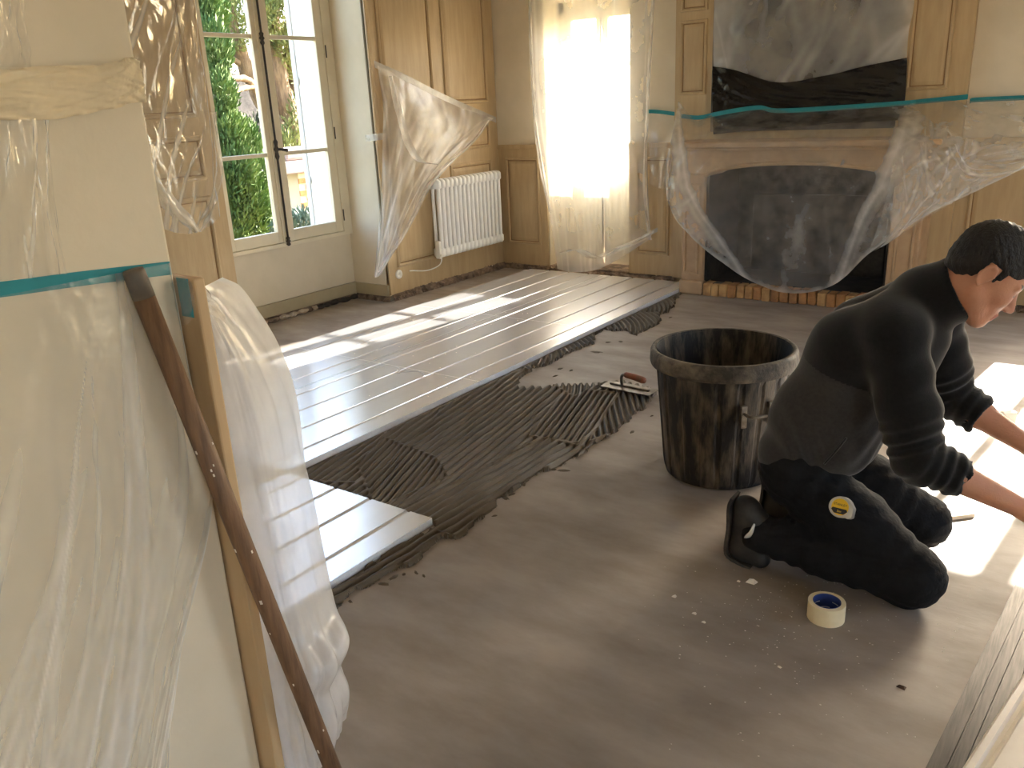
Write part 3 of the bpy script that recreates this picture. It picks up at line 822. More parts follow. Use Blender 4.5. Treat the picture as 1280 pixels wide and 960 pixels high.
# arched lintel
arc = [(x0o, 0.90)] + [(x0o + (x1o - x0o) * t, 0.90 + 0.095 * (1 - (2 * t - 1) ** 2) ** 0.6) for t in np.linspace(0.03, 0.97, 25)] + [(x1o, 0.90)]
mb = MB()
up_ = [(u, 1.10) for u, w in arc]
nn = len(arc)
v = [(u, y, w) for y in (FY, 6.44) for u, w in arc] + [(u, y, w) for y in (FY, 6.44) for u, w in up_]
f = []
for i in range(nn - 1):
    f += [(i, i + 1, 2 * nn + i + 1, 2 * nn + i), (i, nn + i, nn + i + 1, i + 1), (nn + i, 3 * nn + i, 3 * nn + i + 1, nn + i + 1), (2 * nn + i, 2 * nn + i + 1, 3 * nn + i + 1, 3 * nn + i)]
mb.add(v, f).box(-2.78, x0o, FY, 6.44, 0.93, 1.10).box(x1o, -1.05, FY, 6.44, 0.93, 1.10)
mb.build('lintel', 'mantel_stone', fpx)
bead = [(u, FY - 0.006, w + 0.016) for u, w in arc]
MB().tube(bead, 0.013, 8).build('arch_bead', 'mantel_stone', fpx, smooth=True)
MB().box(-2.83, -1.00, FY - 0.06, 6.44, 1.10, 1.125).build('shelf_moulding', 'mantel_stone', fpx, bevel=0.01)
MB().box(-2.86, -0.97, FY - 0.10, 6.44, 1.125, 1.165).build('mantel_shelf', 'mantel_stone', fpx, bevel=0.012)
# firebox
fb = MB()
fb.box(x0o, x0o + 0.02, 6.16, 6.80, 0.1, 1.02).box(x1o - 0.02, x1o, 6.16, 6.80, 0.1, 1.02).box(x0o, x1o, 6.78, 6.80, 0.1, 1.02).box(x0o, x1o, 6.2, 6.80, 1.0, 1.02).box(x0o + 0.02, x1o - 0.02, 6.24, 6.78, 0.085, 0.10)
fb.build('firebox', 'soot', fpx)
MB().box(x0o + 0.15, x1o - 0.15, 6.765, 6.78, 0.10, 0.72).build('fireback', 'iron', fpx, bevel=0.008)
# brick hearth edge
hearth = thing('hearth', 'raised hearth edged with upright orange bricks', 'hearth', (-1.85, 6.13, 0))
MB().box(x0o + 0.012, -1.255, 6.15, 6.235, 0.0, 0.093).build('hearth_bed', 'mortar', hearth)
R = random.Random(9)
hx = x0o + 0.014
protos = {}
for m_ in ('brick_a', 'brick_b', 'brick_c'):
    o_ = MB().box(-0.031, 0.031, 0, 0.13, 0, 0.10).build('brick', m_, hearth, bevel=0.006, seg=1)
    protos[m_] = o_
cnt = 0; first = dict(protos)
while hx + 0.066 < -1.255:
    m_ = R.choice(['brick_a', 'brick_a', 'brick_b', 'brick_c'])
    if m_ in first: o_ = first.pop(m_)
    else:
        o_ = protos[m_].copy(); link(o_, hearth); o_.matrix_parent_inverse = protos[m_].matrix_parent_inverse.copy()
    o_.location = (hx + 0.033, 6.095 + R.uniform(-0.006, 0.006), R.uniform(-0.004, 0.004))
    o_.rotation_euler = (0, 0, R.uniform(-0.03, 0.03)); o_.scale = (R.uniform(0.94, 1.02), 1, R.uniform(0.96, 1.03))
    hx += 0.0675
for o_ in first.values(): bpy.data.objects.remove(o_, do_unlink=True)

# overmantel mirror wrapped in film
mir = thing('overmantel_mirror', 'tall mottled grey mirror over the mantel wrapped in clear film', 'mirror', (-2.0, 6.43, 1.4))
box('mirror_plate', -2.68, -1.34, 6.425, 6.438, 1.22, 2.85, 'mirror_murk', mir)
cr1 = creases(21, 9, 0.003, 2, 7, 0.7)
rows = [[AY(892, -90, 6.40), AY(960, -90, 6.39), AY(1040, -90, 6.38), AY(1145, -95, 6.40)], [AY(893, 0, 6.40), AY(960, 0, 6.37), AY(1040, 0, 6.36), AY(1143, 0, 6.39)],
        [AY(892, 50, 6.40), AY(950, 52, 6.37), AY(1040, 52, 6.36), AY(1136, 40, 6.39)], [AY(892, 92, 6.41), AY(950, 108, 6.40), AY(1020, 106, 6.40), AY(1133, 80, 6.41)]]
s1 = sheet('clear_film', rows, 110, 100, 'film_mid', cr1, mir, dens=lambda U, V: 0.06 + 0.3 * np.exp(-((U - 0.02) / 0.14) ** 2) + 0.25 * np.exp(-((U - 0.96) / 0.09) ** 2) + streaks(86, 30, 0.016, 0.22, -0.22, 0.5)(U, V))
# dark scribbly knot of string behind the film
R = random.Random(2); pts = []
for k in range(46):
    a = k * 0.83
    pts.append(AY(917 + 17 * math.sin(a * 1.3) * (0.5 + 0.5 * R.random()), 12 + 22 * math.cos(a * 0.9) * (0.6 + 0.4 * R.random()), 6.415))
MB().tube(catmull(pts, 240), 0.0016, 5).build('string', 'iron', mir, smooth=True)
# black film band
rows = [[AY(891, 83, 6.39), AY(920, 88, 6.385), AY(972, 103, 6.38), AY(1030, 95, 6.38), AY(1085, 82, 6.385), AY(1134, 72, 6.395)],
        [AY(891, 112, 6.385), AY(920, 114, 6.375), AY(972, 121, 6.37), AY(1030, 116, 6.37), AY(1085, 108, 6.375), AY(1133, 100, 6.39)],
        [AY(891, 142, 6.385), AY(920, 139, 6.38), AY(972, 137, 6.375), AY(1030, 136, 6.375), AY(1085, 131, 6.38), AY(1131, 127, 6.39)],
        [AY(892, 168, 6.40), AY(920, 165, 6.40), AY(972, 160, 6.395), AY(1030, 155, 6.395), AY(1085, 152, 6.395), AY(1126, 150, 6.40)]]
bf = sheet('black_film', rows, 70, 30, 'black_film', creases(33, 8, 0.004, 3, 9, 1.5))
tag(bf, 'glossy black plastic film stretched across the foot of the mirror', 'plastic film')

# ================================================================== TEAL MASKING TAPES
def tape(name, pts, w, label, m='teal_tape', n=30, parent=None, nrm=(0, -1, 0), widthdir=(0, 0, 1)):
    P = catmull(pts, n); wd = np.array(widthdir, float); nm = np.array(nrm, float)
    v = []; 
    for p in P: v += [p - wd * w / 2, p + wd * w / 2, p + wd * w / 2 + nm * 0.001, p - wd * w / 2 + nm * 0.001]
    f = [(4 * i + k, 4 * i + (k + 1) % 4, 4 * i + 4 + (k + 1) % 4, 4 * i + 4 + k) for i in range(n - 1) for k in range(4)] + [(0, 1, 2, 3), (4 * n - 4, 4 * n - 1, 4 * n - 2, 4 * n - 3)]
    o = MB().add(v, f).build(name, m, parent)
    if label: tag(o, label, 'tape')
    return o
tape('masking_tape', [AY(805, 139.5, 6.475), AY(820, 139.5, 6.475), AY(845, 142.5, 6.475)], 0.03, 'short teal tape strip left of the chimney breast above the wainscot')
tape('masking_tape', [AY(851, 145, 6.425), AY(872, 147, 6.425), AY(887, 144.5, 6.415), AY(893, 143, 6.372), AY(920, 138, 6.355), AY(950, 134.5, 6.355), AY(974, 138.5, 6.355), AY(1050, 134.5, 6.355), AY(1130, 129, 6.37), AY(1150, 127, 6.42), AY(1210, 121, 6.425)], 0.032, 'long teal tape across the chimney breast below the black film', n=60)
tape('masking_tape', [AY(1212, 126.5, 6.475), AY(1225, 124.5, 6.475), AY(1310, 121, 6.475)], 0.03, 'teal tape strip on the cream wall right of the chimney breast')

# ================================================================== FILM OVER THE FIREPLACE
def depth_row(px, Ys): return [AY(p[0], p[1], y) for p, y in zip(px, Ys)]
r0 = depth_row([(848, 126), (870, 150), (892, 143), (950, 136), (1000, 139), (1070, 134), (1131, 130), (1185, 125), (1212, 126), (1330, 120)], [6.40, 6.42, 6.40, 6.35, 6.35, 6.35, 6.36, 6.42, 6.45, 6.46])
r1 = depth_row([(838, 182), (866, 180), (900, 178), (950, 178), (1000, 179), (1060, 177), (1118, 176), (1180, 170), (1235, 163), (1330, 150)], [5.97, 5.97, 5.97, 5.97, 5.97, 5.97, 5.97, 6.08, 6.22, 6.34])
r2 = depth_row([(832, 215), (850, 238), (885, 252), (940, 268), (990, 274), (1045, 266), (1092, 246), (1160, 220), (1228, 198), (1330, 168)], [5.96, 5.93, 5.92, 5.93, 5.93, 5.92, 5.90, 5.98, 6.12, 6.30])
r3 = depth_row([(834, 248), (848, 278), (880, 310), (930, 346), (985, 366), (1042, 356), (1090, 314), (1160, 268), (1235, 232), (1330, 185)], [5.94, 5.92, 5.92, 5.93, 5.93, 5.92, 5.90, 5.95, 6.10, 6.28])
fs = thing('draped_film', 'sagging clear plastic sheet hung in front of the fireplace', 'plastic sheet', (-1.9, 6.0, 0.4))
cr2 = creases(5, 10, 0.006, 3, 9, 0.6)
def drape_density(U, V):
    lf = 0.02 + 0.32 * V ** 1.9; rf_ = 0.675 - 0.11 * np.clip((V - 0.62) / 0.38, 0, 1) ** 1.2
    g = lambda q, w: np.exp(-(q / w) ** 2)
    d = 0.42 * g(U - lf, 0.016) + 0.20 * g(U - lf + 0.035, 0.018) * (V < 0.95) + 0.45 * g(U - rf_, 0.016) + 0.22 * g(U - rf_ - 0.03, 0.012)
    d += 0.12 * (U < lf) + 0.10 * (U > rf_)
    d += 0.25 * g(V - 1.0, 0.02) + 0.18 * g(U - 0.43 - 0.12 * (1 - V), 0.018) * g(V - 0.75, 0.2)
    return d * np.clip(0.25 + 2.2 * V, 0, 1) + streaks(81, 26, 0.006, 0.16, -0.5, 0.5)(U, V)
sheet('sheet', [r0, r1, r2, r3], 170, 110, 'film_drape', cr2, fs, fade=lambda U, V: np.clip(V * 3, 0, 1), dens=drape_density)
def fold_strip(px, Ys, wpx, name, par, m, seed, nu=9, amp=0.006):
    rows = []
    for (x, y), Y, w in zip(px, Ys, wpx):
        rows.append([AY(x - w / 2, y, Y), AY(x, y, Y - 0.03), AY(x + w / 2, y, Y)])
    return sheet(name, rows, nu, 50, m, creases(seed, 4, amp, 1, 4, 1.0), par)
rr = [depth_row([(1134, 131), (1160, 150), (1190, 165), (1230, 180), (1330, 188)], [6.35, 6.2, 6.15, 6.15, 6.30]),
      depth_row([(1122, 180), (1150, 192), (1185, 205), (1225, 205), (1330, 186)], [6.0, 5.95, 5.95, 6.05, 6.30]),
      depth_row([(1108, 250), (1140, 250), (1175, 240), (1220, 222), (1330, 184)], [5.88, 5.88, 5.92, 6.04, 6.29]),
      depth_row([(1085, 318), (1110, 304), (1160, 270), (1218, 240), (1330, 186)], [5.88, 5.87, 5.92, 6.05, 6.28])]
sheet('gathered_layer', rr, 110, 90, 'film_mid', creases(17, 9, 0.009, 3, 9, 1.2), fs, dens=streaks(82, 40, 0.012, 0.3, -0.6, 1.0))
rr = [depth_row([(1180, 128), (1230, 130), (1330, 125)], [6.41, 6.44, 6.45]), depth_row([(1175, 160), (1240, 170), (1330, 160)], [6.2, 6.3, 6.4]), depth_row([(1190, 200), (1245, 205), (1330, 184)], [6.05, 6.15, 6.3])]
sheet('gathered_layer', rr, 30, 20, 'film_clear', creases(18, 5, 0.008, 2, 6, 1.0), fs)
sheet('gathered_layer', [depth_row([(806, 143), (825, 142), (846, 146)], [6.46] * 3), depth_row([(812, 190), (826, 195), (838, 190)], [6.40, 6.36, 6.2]), depth_row([(812, 230), (826, 236), (834, 232)], [6.38, 6.3, 6.1])], 16, 20, 'film_clear', creases(19, 4, 0.006, 1, 4, 1.0), fs)

# film across the french window
dfm = thing('door_film', 'clear plastic sheet hung over the bright french window', 'plastic sheet', (-3.85, 6.4, 0))
Ys5 = [6.42, 6.42, 6.42, 6.42, 6.42]
rows = [depth_row([(662, -60), (700, -60), (735, -60), (775, -60), (818, -60)], Ys5), depth_row([(664, 20), (700, 20), (735, 20), (775, 20), (815, 20)], Ys5),
        depth_row([(668, 130), (700, 130), (738, 130), (775, 130), (810, 130)], Ys5), depth_row([(680, 220), (705, 222), (738, 222), (775, 222), (810, 222)], [6.42] * 5),
        depth_row([(690, 285), (710, 286), (740, 288), (775, 288), (813, 286)], [6.41, 6.40, 6.39, 6.39, 6.41]), depth_row([(697, 336), (714, 340), (742, 338), (770, 326), (814, 298)], [6.40, 6.37, 6.36, 6.36, 6.40])]
sheet('sheet', rows, 90, 110, 'film_door', creases(8, 8, 0.002, 2, 7, 0.3), dfm, dens=lambda U, V: streaks(83, 22, 0.008, 0.18, -0.15, 0.15)(U, V) + 0.25 * np.clip((V - 0.8) * 5, 0, 1) * (0.4 + streaks(84, 30, 0.03, 0.6, 0.6, 2.4)(U, V)))
sheet('inner_layer', [depth_row([(696, 61), (720, 61), (750, 60), (788, 58)], [6.62] * 4), depth_row([(697, 150), (720, 150), (750, 150), (787, 150)], [6.60] * 4), depth_row([(699, 232), (720, 234), (750, 236), (786, 238)], [6.62] * 4)], 30, 30, 'film_door2', creases(9, 5, 0.003, 2, 5, 0.3), dfm)
fold_strip([(661, -60), (664, 60), (669, 150), (678, 215), (688, 265)], [6.42] * 5, [3, 4, 4, 5, 3], 'fold', dfm, 'film_fold', 71, amp=0.002)
fold_strip([(820, -60), (814, 40), (809, 140), (806, 230), (812, 300)], [6.42] * 5, [4, 4, 4, 5, 5], 'fold', dfm, 'film_fold', 72, amp=0.002)
fold_strip([(702, 316), (722, 312), (745, 322), (770, 312), (795, 302), (815, 290)], [6.36, 6.34, 6.33, 6.34, 6.36, 6.4], [10, 14, 16, 16, 14, 8], 'fold', dfm, 'film_fold', 73)
tape('clear_tape', [AY(797, 300, 6.395), AY(822, 287, 6.395)], 0.035, None, 'film_fold', 6, dfm)

# film pinned over the radiator wall
rf = thing('wall_film', 'crumpled clear sheet taped up above the radiator', 'plastic sheet', (XL + 0.03, 5.4, 0.3))
def xrow(px, Xs): return [AX(p[0], p[1], x) for p, x in zip(px, Xs)]
rows = [xrow([(472, 82), (505, 97), (545, 117), (585, 137), (617, 148)], [XL + 0.02] * 5), xrow([(478, 135), (505, 135), (540, 150), (575, 160), (606, 158)], [XL + 0.03, XL + 0.05, XL + 0.06, XL + 0.05, XL + 0.03]),
        xrow([(478, 190), (500, 190), (525, 195), (550, 195), (580, 186)], [XL + 0.04, XL + 0.07, XL + 0.08, XL + 0.08, XL + 0.06]), xrow([(476, 250), (490, 250), (505, 250), (520, 245), (534, 238)], [XL + 0.04, XL + 0.08, XL + 0.09, XL + 0.08, XL + 0.06]),
        xrow([(471, 310), (478, 312), (488, 310), (496, 304), (502, 297)], [XL + 0.03, XL + 0.07, XL + 0.08, XL + 0.07, XL + 0.05]), xrow([(468, 346), (470, 347), (472, 346), (474, 345), (476, 343)], [XL + 0.03] * 5)]
sheet('sheet', rows, 100, 120, 'film_mid', creases(12, 8, 0.006, 2, 7, 0.9), rf, dens=lambda U, V: 0.12 + streaks(85, 40, 0.02, 0.45, -0.6, 0.6)(U, V) + 0.3 * np.exp(-((U - 0.35) / 0.06) ** 2) * np.clip(V, 0, 1) + 0.2 * np.exp(-((U - 0.97) / 0.03) ** 2), fade=lambda U, V: np.clip(V * 4, 0.1, 1) * np.clip((1 - V) * 4, 0, 1))
fold_strip([(488, 95), (498, 140), (508, 175), (522, 200), (545, 205)], [AX(488, 95, XL + .05)[1], AX(498, 140, XL + .07)[1], AX(508, 175, XL + .08)[1], AX(522, 200, XL + .09)[1], AX(545, 205, XL + .08)[1]], [4, 9, 12, 14, 8], 'fold', rf, 'film_fold', 74)
fold_strip([(612, 150), (590, 178), (560, 205), (536, 232), (518, 268), (500, 300), (474, 340)], [AX(q[0], q[1], XL + 0.09)[1] for q in ((612, 150), (590, 178), (560, 205), (536, 232), (518, 268), (500, 300), (474, 340))], [3, 5, 6, 6, 6, 6, 4], 'fold', rf, 'film_fold', 75, amp=0.003)
tape('clear_tape', [AX(468, 80, XL + 0.014), AX(510, 99, XL + 0.024), AX(560, 124, XL + 0.024), AX(620, 150, XL + 0.014)], 0.05, None, 'film_fold', 20, rf, (1, 0, 0))
tape('clear_tape', [AX(457, 173, XL + 0.016), AX(482, 170, XL + 0.016)], 0.05, None, 'film_fold', 6, rf, (1, 0, 0))

# ================================================================== MORTAR TUB
tc_ = np.array([-1.215, 3.11, 0.0])
tub = thing('mortar_tub', 'big black ribbed mortar tub smeared with dried plaster', 'tub', tuple(tc_))
TH = 0.535
def ribs(j, a):
    q = (a * 20 / (2 * math.pi)) % 1.0
    return -0.006 if q < 0.16 else 0.0
prof = [(0.0, 0.012), (0.19, 0.012), (0.205, 0.0), (0.222, 0.004), (0.230, 0.03), (0.2345, 0.06), (0.245, 0.2), (0.255, 0.32), (0.265, 0.44), (0.268, 0.475)]
MB().lathe(prof, 160, tc_, mod=lambda j, a: ribs(j, a) if 4 <= j <= 8 else 0).build('body', 'tub', tub, smooth=False)
MB().lathe([(0.0, 0.018), (0.215, 0.018), (0.228, 0.05), (0.240, 0.2), (0.258, 0.44), (0.266, TH)], 64, tc_).build('inside', 'tub', tub, smooth=True)
MB().lathe([(0.268, 0.468), (0.288, 0.470), (0.293, 0.485), (0.290, TH - 0.012), (0.284, TH), (0.272, TH + 0.002), (0.265, TH - 0.008)], 64, tc_).build('rim', 'tub_rim', tub, smooth=True)
hd = MB()
for ang in (math.radians(-38), math.radians(142)):
    d = np.array([math.cos(ang), math.sin(ang), 0]); t = np.array([-d[1], d[0], 0])
    b0 = tc_ + d * 0.262 - t * 0.06 + zu * 0.345; b1 = tc_ + d * 0.262 + t * 0.06 + zu * 0.345
    ho = MB().tube(catmull([b0 + d * 0.004, b0 + d * 0.045, b0 + d * 0.055 + t * 0.02, b1 + d * 0.055 - t * 0.02, b1 + d * 0.045, b1 + d * 0.004], 26), 0.0065, 8).build('handle', 'steel_dirty', tub, smooth=True)
    for b in (b0, b1): MB().obox(b + zu * -0.015, d, t, zu, 0.008, 0.013, 0.045).build('bracket', 'steel_dirty', ho, bevel=0.003)

# ================================================================== NEAR LEFT: wall end, film, board, broom handle
PX_ = -1.35
struct(box('wall_near_left', -1.75, PX_, -1.6, 0.842, 0.0, ZC, 'cream', bevel=0.006))
pb = np.array(AX(212, 345, PX_))
brd = thing('trim_board', 'narrow tan painted board standing at the end of the near wall', 'board', (PX_ + 0.02, 0.87, 0))
MB().box(PX_ - 0.06, PX_ + 0.052, 0.845, 0.868, 0.0, 1.235).build('board', 'board_tan', brd, bevel=0.004)
tape('tape_patch', [(PX_ + 0.021, 0.8435, 1.165), (PX_ + 0.021, 0.8435, 1.235)], 0.034, None, 'teal_tape', 4, brd, (0, -1, 0), (1, 0, 0))
tape('masking_tape', [AX(-120, 374, PX_ + 0.0005), AX(0, 362, PX_ + 0.0005), AX(100, 348.5, PX_ + 0.0005), AX(213, 335, PX_ + 0.0005)], 0.0235, 'teal tape line across the near cream wall above its clear film', nrm=(1, 0, 0))
# crumpled paper tape band
def xr(px, Xs): return [AX(p[0], p[1], PX_ + x) for p, x in zip(px, Xs)]
rows = [xr([(-140, 96), (0, 88), (60, 83), (120, 82), (150, 76), (160, 72), (173, 76)], [.004, .005, .006, .006, .01, .012, .012]),
        xr([(-140, 125), (0, 116), (60, 112), (120, 108), (150, 104), (165, 100), (177, 100)], [.012, .014, .012, .014, .018, .016, .012]),
        xr([(-140, 162), (0, 150), (50, 150), (100, 143), (140, 135), (165, 128), (182, 128)], [.004, .005, .006, .006, .008, .012, .012])]
pbd = sheet('paper_tape', rows, 80, 26, 'paper_tape', creases(40, 7, 0.0035, 2, 7, 1.5))
tag(pbd, 'crumpled cream paper tape band wrapped round the near wall end', 'tape')
# clear film on the wall below the tape
nf = thing('wall_cover_film', 'clear creased film taped over the near cream wall below teal tape', 'plastic sheet', (PX_, 0.3, 0))
def wallrow(z, ys, off): return [(PX_ + o_, y, z) for y, o_ in zip(ys, off)]
ysn = [-0.35, 0.0, 0.25, 0.45, 0.60, 0.72, 0.836]
rows = [wallrow(1.262, ysn, [.003] * 7), wallrow(1.05, ysn, [.012, .014, .012, .016, .014, .012, .004]), wallrow(0.8, ysn, [.02, .022, .018, .02, .018, .012, .004]),
        wallrow(0.5, [-.35, 0, .22, .40, .54, .64, .70], [.03, .03, .026, .026, .022, .016, .006]), wallrow(0.25, [-.35, 0, .20, .36, .48, .57, .63], [.03, .03, .03, .03, .024, .018, .006]), wallrow(0.0, [-.35, 0, .18, .34, .46, .56, .62], [.04, .04, .04, .036, .03, .02, .01])]
sheet('sheet', rows, 220, 200, 'film_clear', lambda U, V: 0.5 * creases(51, 8, 0.0022, 5, 13, 0.9)(U, V) - 0.004 * streaks(55, 60, 0.014, 0.5, 0.15, 0.95)(U, V), nf, fade=lambda U, V: np.clip(V * 4, 0.1, 1),
      dens=lambda U, V: streaks(55, 60, 0.014, 0.42, 0.15, 0.95)(U, V) + streaks(56, 50, 0.006, 0.5, 0.3, 0.8)(U, V) + 0.35 * np.exp(-((U - 1.0) / 0.004) ** 2) + streaks(60, 24, 0.05, 0.22, 0.3, 0.9)(U, V))
rowsu = [xr([(-200, -120), (-60, -140), (0, -150), (45, -160)], [.004, .012, .012, .004]), xr([(-200, 0), (-60, -10), (0, -10), (30, 0)], [.004, .016, .018, .004]), xr([(-200, 70), (-60, 80), (0, 84), (40, 84)], [.004, .012, .012, .005])]
sheet('upper_layer', rowsu, 80, 80, 'film_clear', creases(53, 7, 0.003, 2, 8, 1.0), nf, dens=streaks(58, 22, 0.014, 0.35, -0.5, 0.3))
rowsm = [xr([(-160, 160), (-20, 152), (20, 150), (50, 148), (58, 147)], [.004, .008, .01, .008, .004]), xr([(-160, 240), (-20, 240), (25, 240), (55, 235), (66, 230)], [.004, .014, .016, .012, .004]), xr([(-160, 360), (-20, 352), (30, 348), (66, 344), (82, 342)], [.004, .01, .012, .01, .004])]
sheet('middle_layer', rowsm, 90, 90, 'film_clear', creases(54, 6, 0.0025, 2, 7, 0.4), nf, dens=streaks(57, 16, 0.012, 0.4, -0.2, 0.2))
# loose clear film hanging past the wall end, towards the window
hf = thing('hanging_film', 'loose clear film hanging from the near wall end beside the window', 'plastic sheet', (-1.5, 1.0, 1.2))
Yh = [0.86, 0.93, 1.0, 1.05, 1.08]
rows = [depth_row([(140, -60), (170, -60), (200, -60), (225, -60), (243, -60)], Yh), depth_row([(152, 20), (182, 20), (210, 20), (232, 20), (246, 20)], Yh), depth_row([(162, 90), (190, 90), (216, 90), (240, 90), (256, 90)], Yh),
        depth_row([(176, 165), (200, 165), (225, 165), (250, 165), (265, 165)], Yh), depth_row([(190, 225), (210, 225), (232, 225), (254, 222), (268, 215)], Yh), depth_row([(204, 286), (222, 291), (240, 292), (258, 286), (275, 270)], [0.9, 0.94, 1.0, 1.04, 1.08])]
def diag(U, V): return 0.006 * np.abs(np.sin(9 * (V + 0.75 * U) + 0.7)) ** 0.35 + 0.004 * np.sin(23 * (V + 0.6 * U))
sheet('sheet', rows, 120, 200, 'film_clear', lambda U, V: 0.5 * diag(U, V) + creases(14, 7, 0.0007, 3, 9, 2.0)(U, V), hf,
      dens=lambda U, V: streaks(59, 44, 0.013, 0.42, 0.85, 1.15, 1.3)(U, V) + 0.5 * np.exp(-((U - 1.0) / 0.015) ** 2) + 0.12 * np.clip((V - 0.85) * 6, 0, 1))
fold_strip([(186, 208), (197, 232), (212, 255), (232, 275), (247, 290)], [0.90, 0.92, 0.95, 0.98, 1.0], [6, 14, 20, 18, 8], 'fold', hf, 'film_fold', 76, amp=0.004)
fold_strip([(266, 140), (270, 180), (273, 215), (268, 245), (258, 270), (248, 288)], [1.06, 1.07, 1.07, 1.06, 1.05, 1.02], [3, 6, 8, 8, 8, 5], 'fold', hf, 'film_mid', 77, amp=0.003)
# milky sheet bulging out behind the board
mf_ = thing('milky_sheet', 'milky white plastic sheet bulging down to the floor behind the tan board', 'plastic sheet', (-1.4, 1.0, 0))
outl = [(247, 362, 0.93), (272, 374, 0.98), (298, 408, 1.02), (322, 448, 1.05), (343, 500, 1.07), (354, 552, 1.07), (361, 602, 1.06), (372, 655, 1.05), (388, 740, 1.04), (401, 792, 1.03), (417, 830, 1.01), (406, 862, 1.02), (416, 900, 1.03), (410, 930, 1.06)]
inl = [(206, 350), (216, 372), (226, 408), (233, 448), (240, 500), (250, 552), (258, 602), (268, 655), (284, 740), (292, 792), (300, 830), (306, 862), (312, 900), (318, 930)]
rows = []
for (ox, oy, oY), (ix, iy) in zip(outl, inl):
    a = AY(ix, oy if oy > 400 else iy, 0.874); b = AY(ox, oy, oY)
    m1 = a * 0.62 + b * 0.38; m2 = a * 0.25 + b * 0.75
    m1 = m1 + np.array([0.025, -0.0, 0]); m2 = m2 + np.array([0.03, -0.025, 0])
    rows.append([a, m1, m2, b, b + np.array([-0.06, 0.10, 0])])
rows[-1] = [np.array([p[0], p[1], 0.006]) for p in rows[-1]]
sheet('sheet', rows, 60, 130, 'film_milky', lambda U, V: creases(15, 6, 0.004, 2, 6, 0.5)(U, V) * (0.3 + 0.9 * V) + creases(16, 8, 0.006, 3, 9, 2.0)(U, V) * np.clip((V - 0.75) * 4, 0, 1), mf_)
rows = [depth_row([(208, 344), (225, 345), (246, 352), (262, 366)], [0.842, 0.842, 0.86, 0.93]), depth_row([(214, 362), (230, 372), (248, 368), (272, 384)], [0.838, 0.836, 0.86, 0.97]), depth_row([(226, 408), (236, 404), (252, 388), (290, 412)], [0.838, 0.838, 0.87, 1.0])]
sheet('top_wrap', rows, 40, 30, 'film_mid', creases(27, 6, 0.003, 2, 7, 1.5), mf_)
# wooden handle leaning on the wall
ptop = np.array(AX(166, 337, PX_ + 0.022)); pbot = np.array(AZ(438, 1016))
dirp = (pbot - ptop) / np.linalg.norm(pbot - ptop)
pole = thing('wooden_handle', 'worn wooden tool handle leaning against the near wall', 'handle', tuple(pbot))
L_ = np.linalg.norm(pbot - ptop) - 0.012
MB().tube([ptop + dirp * 0.05, ptop + dirp * L_ * 0.4, ptop + dirp * L_ * 0.8, ptop + dirp * L_], [0.0185, 0.019, 0.0185, 0.018], 20).build('shaft', 'pole_wood', pole, smooth=True)
MB().tube([ptop, ptop + dirp * 0.005, ptop + dirp * 0.05], [0.0165, 0.0182, 0.0187], 20).build('worn_end', 'pole_end', pole, smooth=True)
fl_ = MB(); R = random.Random(8)
for k in range(26):
    t = R.uniform(0.1, 0.95) * L_; a = R.uniform(0, 6.28)
    e1 = np.cross(dirp, zu); e1 /= np.linalg.norm(e1); e2 = np.cross(dirp, e1)
    c = ptop + dirp * t + 0.0188 * (math.cos(a) * e1 + math.sin(a) * e2)
    s_ = R.uniform(0.001, 0.0026)
    fl_.obox(c, dirp, e1 * math.cos(a) + e2 * math.sin(a), -e1 * math.sin(a) + e2 * math.cos(a), s_ * 1.8, 0.0005, s_)
sp = fl_.build('paint_speck', 'chip', pole); sp['kind'] = 'stuff'

# ================================================================== SMALL THINGS ON THE FLOOR
# roll of masking tape
rp = np.array(AZ(1032, 772)); 
roll = thing('tape_roll', 'roll of cream masking tape standing on the bare concrete', 'tape', (rp[0], rp[1], 0))
MB().lathe([(0.040, 0.0), (0.053, 0.0), (0.0535, 0.001), (0.0535, 0.056), (0.053, 0.057), (0.040, 0.057)], 48, (rp[0], rp[1], 0), close=True).build('tape_coil', 'masking', roll, smooth=False)
core = MB().lathe([(0.0385, 0.0005), (0.040, 0.0005), (0.040, 0.0575), (0.0385, 0.0575)], 48, (rp[0], rp[1], 0), close=True).build('core', 'blue_print', roll)
for k in range(8):
    a0 = 2 * math.pi * k / 8
    pr_ = MB(); v = []
    for i in range(7):
        a = a0 + 0.62 * i / 6
        for z in (0.012, 0.015): v.append((rp[0] + 0.0382 * math.cos(a), rp[1] + 0.0382 * math.sin(a), z + (0.02 if k % 2 else 0.0)))
    pr_.add(v, [(2 * i, 2 * i + 2, 2 * i + 3, 2 * i + 1) for i in range(6)]).build('printed_line', 'white_print', roll)
